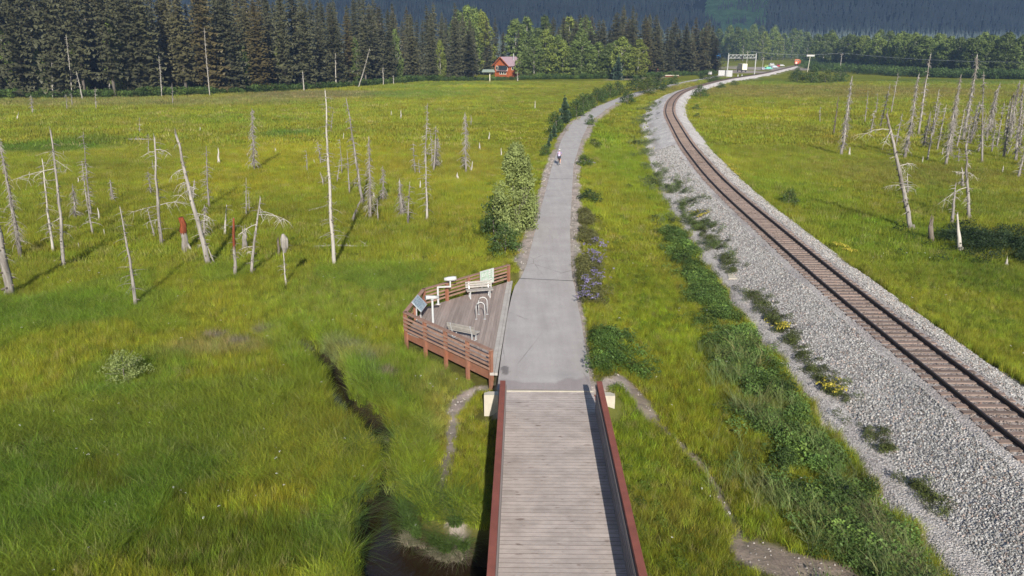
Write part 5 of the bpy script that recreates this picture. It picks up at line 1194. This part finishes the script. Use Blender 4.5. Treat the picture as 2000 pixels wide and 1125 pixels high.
for sg in (-1, 1):
    MB().lathe([(.012, 0), (.004, .01)], (.255, sg*.035, 1.685), 6).build('eye', M['black'], pe)
    for k in range(4): MB().tube([(.38, sg*(.19+.02*k), 1.035), (.42, sg*(.19+.02*k), 1.03), (.425, sg*(.19+.02*k), .995), (.40, sg*(.19+.02*k), .985)], .009, 5).build('finger', M['skin'], pe)
    MB().tube([(.37, sg*.185, 1.02), (.385, sg*.17, .985), (.40, sg*.175, .98)], .010, 5).build('thumb', M['skin'], pe)
MB().box((.262, 0, 1.61), (.01, .04, .01)).build('mouth', M['redp'], pe)

# ================================================================== VEGETATION on the ground
def blade_tuft(name, n, rad, h, wid, bend, seed, mat, heads=0, seg=2):
    rr = random.Random(seed); V = []; Fq = []
    for i in range(n):
        a = rr.uniform(0, 6.3); q = rad*math.sqrt(rr.random()); x, y = q*math.cos(a), q*math.sin(a); hh = h*rr.uniform(.55, 1.15); ba = rr.uniform(0, 6.3); bd = bend*rr.uniform(.3, 1.3)*hh; wa = rr.uniform(0, 3.14); w_ = wid*rr.uniform(.7, 1.3)
        k = len(V); dx_, dy_ = math.cos(wa)*w_/2, math.sin(wa)*w_/2
        for s_ in range(seg+1):
            t = s_/seg; ox, oy = math.cos(ba)*bd*t*t, math.sin(ba)*bd*t*t; z = hh*(t-.25*t*t*bend); wt = 1-t*.85
            V += [(x+ox-dx_*wt, y+oy-dy_*wt, z), (x+ox+dx_*wt, y+oy+dy_*wt, z)]
        for s_ in range(seg): Fq.append((k+2*s_, k+2*s_+1, k+2*s_+3, k+2*s_+2))
    return np_mesh(name, V, Fq, mat, smooth=True)
tn = proto_obj('tuft_near', blade_tuft('tuft_near', 40, .20, .46, .012, .38, 1, M['grass'], seg=3))
tn2 = proto_obj('tuft_sedge', blade_tuft('tuft_sedge', 44, .20, .58, .013, .75, 2, M['grass'], seg=3))
tm = proto_obj('tuft_mid', blade_tuft('tuft_mid', 60, .5, .45, .024, .4, 3, M['grass']))
tf = proto_obj('tuft_far', blade_tuft('tuft_far', 46, 1.3, .5, .085, .45, 4, M['grass'], seg=1))
def frustum_pts(n, y0, y1, dens_pow=1., k=.80, pad=2.5):
    y = y0+(y1-y0)*rng.random(n*2); keep = rng.random(n*2) < (y*k+pad)/(y1*k+pad); y = y[keep][:n]; x = (rng.random(len(y))*2-1)*(y*k+pad); return x, y
def ok_grass(x, y, margin=0.):
    d = lat(PX, x, y); hw = np.interp(y, *PHW); t = lat(TX, x, y); n = fbm(x, y, 1.3, 2, 61)
    bx_, by_ = br_local(x, y)
    m = ~((np.abs(d) < hw+.08+margin) & (y > 26.9) & (y < 392))
    m &= ~((t > -5.75+(n-.5)*1.2+margin) & (t < 3.55+(n-.5)*.9+margin))
    m &= bare_mask(x, y) < .55
    m &= creek_d(x, y) > .12-margin*.0
    m &= ~in_poly(x, y, [(-.5, 28.2), (-1.1, 28.9), (-5.45, 33.6), (-4.9, 37.5), (-.3, 42.2), (.6, 42.2), (.2, 28.2)])
    m &= ~((np.abs(bx_) < 2.05) & (by_ < .6)); m &= ~((np.abs(bx_) < 3.0) & (by_ < .2) & (by_ > -1.1))
    return m
def put(name, proto, x, y, s0, s1, col, label, hs=None, tilt=.12, zoff=-.03, cat='grass'):
    n = len(x); z = gz(x, y)+zoff; s_ = rng.uniform(s0, s1, n); hz = s_*(hs if hs is not None else 1.)
    rot = np.stack([rng.normal(0, tilt, n), rng.normal(0, tilt, n), rng.random(n)*6.283], -1)
    return scatter(name, proto, np.stack([x, y, z], -1), rot, np.stack([s_, s_, hz], -1), col, label, cat)
def jit(c, x, y, a=.36):
    n = len(c); k = 1+rng.normal(0, a, n)[:, None]; c = c*np.clip(k, .35, 1.9)*(1+rng.normal(0, .08, (n, 3)))
    st = (rng.random(n) < .05)[:, None]; return np.clip(np.where(st, c*.4+np.array((.24, .20, .09)), c), .008, .7)
# height of the sward: tall sedge lower left, shorter on the strip and embankments
def sward_h(x, y):
    h = .75+.5*fbm(x, y, 6, 3, 44)
    d = lat(PX, x, y); t = lat(TX, x, y)
    h = np.where((d > 0) & (t < -6) & (y < 60), h*.72, h); h = np.where((d < 0) & (x > -3) & (y > 22), h*.6, h); h = np.where(x < -6, h*1.1, h)
    h = h*np.interp(bare_mask(x, y), [0, .5], [1, .45]); return h
x, y = frustum_pts(82000, 13.5, 48); m = ok_grass(x, y) & (creek_d(x, y) > .2+.25*(y < 21.5)); x, y = x[m], y[m]
sed = (x < -3) & (fbm(x, y, 7, 2, 46) > .5) | ((creek_d(x, y) < 1.6) & (x < 0)); c = jit(meadow_col(x, y)*1.12, x, y)
put('meadow_grass_near', tn, x[~sed], y[~sed], .75, 1.25, c[~sed], 'grass of the near meadow', sward_h(x, y)[~sed])
put('sedge_near', tn2, x[sed], y[sed], .75, 1.25, c[sed]*np.array((.85, 1, .95)), 'tall drooping sedge in the near left meadow', sward_h(x, y)[sed])
x, y = frustum_pts(44000, 46, 112); m = ok_grass(x, y); x, y = x[m], y[m]; put('meadow_grass_middle', tm, x, y, .8, 1.3, jit(meadow_col(x, y)*1.1, x, y, .18), 'grass of the middle meadow', sward_h(x, y))
x, y = frustum_pts(36000, 108, 330); m = ok_grass(x, y, .3); x, y = x[m], y[m]; put('meadow_grass_far', tf, x, y, .8, 1.4, jit(meadow_col(x, y)*1.05, x, y, .13), 'grass of the far meadow', sward_h(x, y)*.9)

# leafy herbs and thickets
def herb_mesh(name, n, rad, h, leaf, seed, mat):
    rr = random.Random(seed); V = []; Fq = []
    for i in range(n):
        a = rr.uniform(0, 6.3); q = rad*math.sqrt(rr.random()); t = rr.random()**.6; p = Vector((q*math.cos(a), q*math.sin(a), h*(t*(1-.35*(q/rad)**2)))); u = Vector((rr.gauss(0, 1), rr.gauss(0, 1), rr.gauss(0, .5))).normalized(); w_ = Vector((rr.gauss(0, .4), rr.gauss(0, .4), 1)).cross(u).normalized(); s_ = leaf*rr.uniform(.6, 1.3); k = len(V)
        V += [tuple(p-u*s_*.5), tuple(p+w_*s_*.3), tuple(p+u*s_*.55+Vector((0, 0, -.1*s_))), tuple(p-w_*s_*.3)]; Fq.append((k, k+1, k+2, k+3))
    return np_mesh(name, V, Fq, mat, smooth=False)
hb = proto_obj('herb', herb_mesh('herb', 150, .40, .8, .095, 5, M['leafscatter'])); fl = proto_obj('flower', herb_mesh('flower', 9, .09, .16, .08, 6, M['leafscatter']))
def line_pts(line, n, y0, y1, off, sig):
    y = y0+(y1-y0)*rng.random(n); xc = np.interp(y, YG, line); sl = np.interp(y, YG, np.gradient(line, YG)); o = np.interp(y, *off)+rng.normal(0, 1, n)*np.interp(y, *sig); return xc+o*np.sqrt(1+sl*sl)*1.0, y
# thicket between the strip and the ledge
x, y = line_pts(TX, 5200, 14, 58, ([14, 20, 30, 45, 58], [-7.7, -7.4, -7.1, -6.8, -6.3]), ([14, 22, 30, 58], [1.15, 1.0, .85, .55])); m = (fbm(x, y, 1.3, 3, 65) > .47) & ok_grass(x, y, -.35); x, y = x[m], y[m]
c = np.array((.075, .125, .028))*(.6+1.5*fbm(x, y, 1.2, 2, 165)[:, None]**1.5)*(1+rng.normal(0, .3, (len(x), 1)))+(rng.random((len(x), 1)) < .15)*np.array((.05, .05, .005)); put('bank_thicket', hb, x, y, .2, 1.05, np.clip(c, .01, 1), 'dark leafy undergrowth in the ditch beside the ballast', tilt=.25, cat='undergrowth')
x, y = line_pts(TX, 1500, 55, 200, ([55, 100, 200], [-6.2, -5.6, -5.2]), ([55, 200], [.8, 1.3])); m = (fbm(x, y, 4, 2, 66) > .47); x, y = x[m], y[m]
c = np.array((.12, .15, .055))*(1+rng.normal(0, .35, (len(x), 1))); put('bank_thicket_far', hb, x, y, .35, 1.1, np.clip(c, .01, 1), 'green undergrowth along the outer ballast of the bend', tilt=.25, cat='undergrowth')
x, y = line_pts(TX, 800, 20, 60, ([15, 60], [-4.45, -4.2]), ([15, 60], [.22, .35])); m = (fbm(x, y, 2, 3, 67) > .49); x, y = x[m], y[m]
put('ballast_weeds', hb, x, y, .3, .6, np.clip(np.array((.09, .11, .03))*(1+rng.normal(0, .3, (len(x), 1))), .01, 1), 'low weeds growing in the foot of the ballast slope', tilt=.3, zoff=.1, cat='undergrowth')
x, y = line_pts(TX, 700, 47, 82, ([47, 66, 82], [-4.6, -3.9, -4.4]), ([47, 82], [.45, .8])); m = (fbm(x, y, 2, 2, 167) > .42); x, y = x[m], y[m]
put('slope_weeds', hb, x, y, .3, .8, np.clip(np.array((.10, .135, .04))*(1+rng.normal(0, .35, (len(x), 1))), .01, 1), 'loose green weeds creeping up the ballast slope at the bend', tilt=.3, zoff=.12, cat='undergrowth')
x, y = line_pts(TX, 750, 15, 34, ([15, 20, 34], [-8.2, -8.6, -7.9]), ([15, 34], [1.2, .8])); m = (fbm(x, y, 2, 2, 168) > .45) & ok_grass(x, y, -.2); x, y = x[m], y[m]
put('ditch_reed_grass', proto_obj('reed', blade_tuft('reed', 24, .22, .95, .016, .55, 14, M['grass'], seg=3)), x, y, .8, 1.25, jit(np.ones((len(x), 3))*np.array((.17, .21, .07)), x, y), 'tall pale reed grass along the ditch between the strip and the ballast')
x, y = line_pts(TX, 500, 14, 20, ([14, 20], [-5.9, -6.2]), ([14, 20], [.7, .5])); m = ok_grass(x, y, -.9); x, y = x[m], y[m]
put('dry_grass_clump', proto_obj('dry', blade_tuft('dry', 26, .2, .8, .014, .7, 15, M['grass'], seg=3)), x, y, .8, 1.2, jit(np.ones((len(x), 3))*np.array((.26, .25, .12)), x, y), 'dry straw coloured grass at the near end of the gravel ledge')
# vegetation on the right shoulder of the path
x, y = line_pts(PX, 1500, 28.5, 62, ([28, 33, 40, 62], [2.9, 2.75, 2.5, 2.4]), ([28, 45, 62], [.42, .38, .4])); m = (fbm(x, y, 2.5, 2, 68) > .38) & ok_grass(x, y, .1); x, y = x[m], y[m]
near_ = (y < 35)[:, None]; c = np.where(near_, np.array((.07, .12, .022)), np.array((.13, .13, .045)))*(1+rng.normal(0, .25, (len(x), 1)))
put('verge_herbs', hb, x, y, .5, .95, np.clip(c, .01, 1), 'leafy herbs on the right verge of the path', tilt=.25, cat='undergrowth')
x, y = line_pts(PX, 420, 28.5, 34, ([28, 34], [3.6, 3.3]), ([28, 34], [.6, .45])); m = ok_grass(x, y, .1) & (fbm(x, y, .7, 2, 166) > .5); x, y = x[m], y[m]
put('verge_bush_leaves', hb, x, y, .4, 1.1, np.clip(np.array((.075, .13, .025))*(1+rng.normal(0, .35, (len(x), 1))), .01, 1), 'dark leafy clump right of the path near the bridge', tilt=.25, cat='undergrowth')
# herbs scattered through the sward
x, y = frustum_pts(17000, 14, 80); m = ok_grass(x, y, .1) & (fbm(x, y, 5, 3, 70)+.08*((x < -6) & (y < 45)) > .53); x, y = x[m], y[m]
put('meadow_herbs', hb, x, y, .22, .62, np.clip(meadow_col(x, y)*np.array((.50, .66, .75))*(1+rng.normal(0, .2, (len(x), 1))), .01, 1), 'broad-leaved herbs mixed through the meadow grass', tilt=.3, cat='undergrowth')
# forest edge undergrowth (one mass)
uu = rng.uniform(-200, 1400, 2600); vv = np.interp(uu, [-260, 0, 200, 330, 500, 700, 830, 920, 1080, 1200, 1370, 1400], [196, 193, 192, 189, 182, 170, 160, 158, 155, 154, 147, 146]); t = CAM_H+1
dyv = (562.5-vv)/F_PX; tt = t/(sp-dyv*cp); x = (uu-1000)/F_PX*tt; y = (cp+dyv*sp)*tt+rng.normal(2.0, 2.2, len(uu)); hb2 = proto_obj('scrub', herb_mesh('scrub', 120, 1.6, 3.0, .55, 8, M['leafscatter']))
s_ = np.where((uu > 860) & (uu < 1050), .62, .9); n_ = len(x)
scatter('forest_edge_scrub', hb2, np.stack([x, y, gz(x, y)], -1), np.stack([np.zeros(n_), np.zeros(n_), rng.random(n_)*6.3], -1), (s_*rng.uniform(.2, 1.0, n_)*(.5+1.1*fbm(x, y*0+7, 9, 3, 171)))[:, None]*np.ones(3), np.clip(np.array((.075, .125, .032))*(1+rng.normal(0, .3, (n_, 1)))+(rng.random((n_, 1)) < .2)*np.array((.04, .04, 0)), .01, 1), 'bushy green scrub along the foot of the forest', 'undergrowth')
uu = rng.uniform(1560, 2250, 2800); vb = np.interp(uu, [1560, 1600, 1750, 1900, 2000, 2300], [134, 140, 150, 154, 156, 158]); vv = vb-rng.random(len(uu))*np.interp(uu, [1560, 1750, 2000], [20, 14, 6]); dyv = (562.5-vv)/F_PX; tt = t/(sp-dyv*cp); x = (uu-1000)/F_PX*tt; y = (cp+dyv*sp)*tt; n_ = len(x)
scatter('far_scrub', hb2, np.stack([x, y, gz(x, y)], -1), np.stack([np.zeros(n_), np.zeros(n_), rng.random(n_)*6.3], -1), (rng.uniform(.6, 1.5, n_))[:, None]*np.ones(3), np.clip(np.array((.075, .12, .03))*(1+rng.normal(0, .3, (n_, 1))), .01, 1), 'broad belt of green willow scrub before the far right woodland', 'undergrowth')
# dark fir scrub at right edge of the field
x, y = P(1900, 475, -.8); xs_ = x+rng.normal(0, 1.2, 90); ys_ = y+rng.normal(0, 1.0, 90); put('dark_field_scrub', hb, xs_, ys_, .8, 1.4, np.clip(np.array((.035, .06, .02))*(1+rng.normal(0, .25, (90, 1))), .01, 1), 'dark scrub among the stumps of the right-hand field', tilt=.3, cat='undergrowth')
x, y = P(1985, 480, -.8); xs_ = x+rng.normal(0, 3.0, 200); ys_ = y+rng.normal(-1.0, 2.6, 200); put('dark_edge_scrub', hb, xs_, ys_, .9, 1.7, np.clip(np.array((.03, .05, .018))*(1+rng.normal(0, .25, (200, 1))), .01, 1), 'dark scrub at the right edge of the field', tilt=.3, cat='undergrowth')
# flowers
def flowers(name, pts, n, sx_, sy_, col, h, label, z=-.5):
    xs_, ys_ = [], []
    for u, v in pts: x, y = P(u, v, z); xs_.append(x+rng.normal(0, sx_, n)); ys_.append(y+rng.normal(0, sy_, n))
    x, y = np.concatenate(xs_), np.concatenate(ys_); put(name, fl, x, y, .7, 1.5, np.clip(np.array(col)*(1+rng.normal(0, .15, (len(x), 1))), 0, 1), label, zoff=h, cat='flowers')
flowers('lupins', [(1162, 520), (1170, 548), (1158, 505), (1175, 482), (1150, 322), (1155, 575), (1146, 600)], 26, .34, .55, (.22, .19, .33), .5, 'purple lupins on the right verge of the path', -.3)
flowers('yellow_flowers', [(1525, 632), (1622, 748), (1358, 415), (1372, 422), (1425, 325), (1432, 335), (1440, 345), (1640, 482), (1655, 490)], 26, .28, .3, (.42, .36, .05), .35, 'yellow flowers at the edges of the ballast', -.4)
x, y = frustum_pts(800, 15, 50); m = ok_grass(x, y, .2) & (fbm(x, y, 3, 2, 77) > .57); x, y = x[m], y[m]; put('white_flowers', fl, x, y, .2, .5, np.ones((len(x), 3))*.6, 'small white flowers dotted through the near grass', zoff=.45, cat='flowers')
# tussocks with straw coloured skirts on the creek bank
tus = proto_obj('tussock', blade_tuft('tussock', 190, .22, .95, .018, 1.7, 12, M['grass'], seg=4)); skt = proto_obj('tussock_skirt', blade_tuft('tussock_skirt', 150, .30, .7, .02, 1.5, 13, M['grass'], seg=4))
pts = [P(a, b, -1.3) for a, b in ((800,1015),(815,1035),(825,1020),(850,1050),(870,1065),(890,1045),(790,990),(815,985),(845,1000),(885,1010),(905,1060),(690,1000),(690,1045),(690,1090),(775,905),(780,880),(700,900))]
px_ = np.array([p[0] for p in pts]); py_ = np.array([p[1] for p in pts]); n_ = len(pts); zz = np.maximum(gz(px_, py_), -1.5)
scatter('bank_tussocks', tus, np.stack([px_, py_, zz], -1), np.stack([np.zeros(n_), np.zeros(n_), rng.random(n_)*6.3], -1), rng.uniform(.8, 1.1, (n_, 1))*np.ones(3), np.clip(np.array((.085, .14, .03))*(1+rng.normal(0, .2, (n_, 1))), 0, 1), 'arching green tussocks on the creek bank', 'grass')
pts = [P(a, b, -1.7) for a, b in ((790,1058),(800,1064),(812,1066),(828,1070),(846,1084),(860,1092),(875,1094),(892,1092),(757,862))]
px_ = np.array([p[0] for p in pts]); py_ = np.array([p[1] for p in pts]); n_ = len(pts)
scatter('bank_straw', skt, np.stack([px_, py_+.15, np.full(n_, -1.78)], -1), np.stack([np.full(n_, .2), np.zeros(n_), rng.random(n_)*6.3], -1), rng.uniform(.5, .75, (n_, 1))*np.ones(3), np.clip(np.array((.30, .265, .19))*(1+rng.normal(0, .12, (n_, 1))), 0, 1), 'pale dry grass skirts hanging over the creek water', 'grass')

# loose stones on the ballast
def rock(seed):
    rr = random.Random(seed); m_ = MB(); m_.lathe([(.25, -.42), (.5, -.1), (.46, .2), (.2, .42)], n=5); m_.v = [(a*rr.uniform(.75, 1.2), b*rr.uniform(.75, 1.2), c_*rr.uniform(.7, 1.1)) for a, b, c_ in m_.v]; me = m_.mesh('stone', M['loose']); return proto_obj('stone', me)
for k in range(2):
    n = 46000; y = 15+90*rng.random(n)**1.9; o = np.where(rng.random(n) < .72, -5.6+3.9*rng.random(n), 1.5+2.3*rng.random(n)); inb = rng.random(n) < .10; o = np.where(inb, rng.uniform(-1.3, 1.3, n), o)
    xc = np.interp(y, YG, TX); sl = np.interp(y, YG, np.gradient(TX, YG)); x = xc+o*np.sqrt(1+sl*sl); z = ballast_z(o)+np.where(np.abs(o) > 1.7, .09*(fbm(x, y, .9, 3, 91)-.5)+.16*(fbm(x, y, 2.6, 2, 95)-.5), 0)+.005
    s_ = rng.uniform(.035, .085, n)*np.where(o > -4.55, 1.15, .40)*(1+np.maximum(0, y-45)/90); g_ = .11+.35*rng.random((n, 1))**1.2; c = g_*np.array((1, .97, .94)); c = np.where((rng.random((n, 1)) < .12), c*np.array((1.0, .82, .74)), c)
    c = np.where(inb[:, None], c*np.array((.62, .52, .48)), c)
    scatter('ballast_stones' if k == 0 else 'ballast_chips', rock(k), np.stack([x, y, z], -1), rng.random((n, 3))*6.3, s_[:, None]*rng.uniform(.7, 1.3, (n, 3)), c, 'loose grey crushed stone of the ballast', 'gravel')
x, y = frustum_pts(90000, 14, 95); bmk = bare_mask(x, y); dd = np.abs(lat(PX, x, y))-np.interp(y, *PHW); m = (bmk > .5) & ((dd > -.02) | (y < 26.9)) & ~((np.abs(br_local(x, y)[0]) < 2) & (br_local(x, y)[1] < .2)) & (creek_d(x, y) > .2); x, y = x[m], y[m]; n = len(x)
g_ = .16+.30*rng.random((n, 1)); scatter('path_gravel', rock(5), np.stack([x, y, gz(x, y)+.004], -1), rng.random((n, 3))*6.3, rng.uniform(.02, .06, (n, 1))*rng.uniform(.7, 1.3, (n, 3))*(1+y[:, None]/80), g_*np.array((1, .9, .84)), 'loose gravel on the path shoulders and bare soil', 'gravel')
# concrete slabs showing in the ledge
for u, v, lb in ((1441, 541, 'flat grey concrete slab in the gravel ledge, nearer one'), (1352, 425, 'flat pale slab in the gravel ledge, farther one')):
    x, y = P(u, v, -.8); tag(MB().prism([(x-.75, y-.55), (x+.6, y-.7), (x+.75, y+.5), (x-.5, y+.65)], -1.2, -.72).build('concrete_slab', M['concrete']), lb, 'slab')

# ================================================================== HAZE: thin blue air over the valley
hm = bpy.data.materials.new('haze_air'); hm.use_nodes = True; n = hm.node_tree; n.nodes.clear(); out = n.nodes.new('ShaderNodeOutputMaterial'); pv = n.nodes.new('ShaderNodeVolumePrincipled')
pv.inputs['Color'].default_value = (.38, .58, 1, 1); pv.inputs['Density'].default_value = .00016; pv.inputs['Anisotropy'].default_value = 0.
n.links.new(pv.outputs[0], out.inputs['Volume'])
hz_ = MB().box((500, 1700, 600), (8200, 4400, 1212)).build('haze', hm); tag(hz_, 'thin blue haze filling the valley air', 'haze', kind='stuff')

# look-alikes that share a label are told apart by their order from left to right
import collections
same = collections.defaultdict(list)
for o in COL.objects:
    if o.parent is None and o.get('category') and o.get('label') and o.get('group') and o.get('category') in ('tree', 'dead tree'): same[o['label']].append(o)
ORD = ('first', 'second', 'third', 'fourth', 'fifth', 'sixth', 'seventh', 'eighth', 'ninth', 'tenth', 'eleventh', 'twelfth', 'thirteenth', 'fourteenth', 'fifteenth', 'sixteenth')
for lb, os_ in same.items():
    n = len(os_)
    if n < 2 or n > 16: continue
    os_.sort(key=lambda o: o.location.x/o.location.y)
    for i, o in enumerate(os_):
        t = (', left one', ', right one')[i] if n == 2 else (f', {ORD[i]} from the left' if len(lb.split()) < 13 else f', {ORD[i]} from left')
        if len((lb+t).split()) <= 16: o['label'] = lb+t
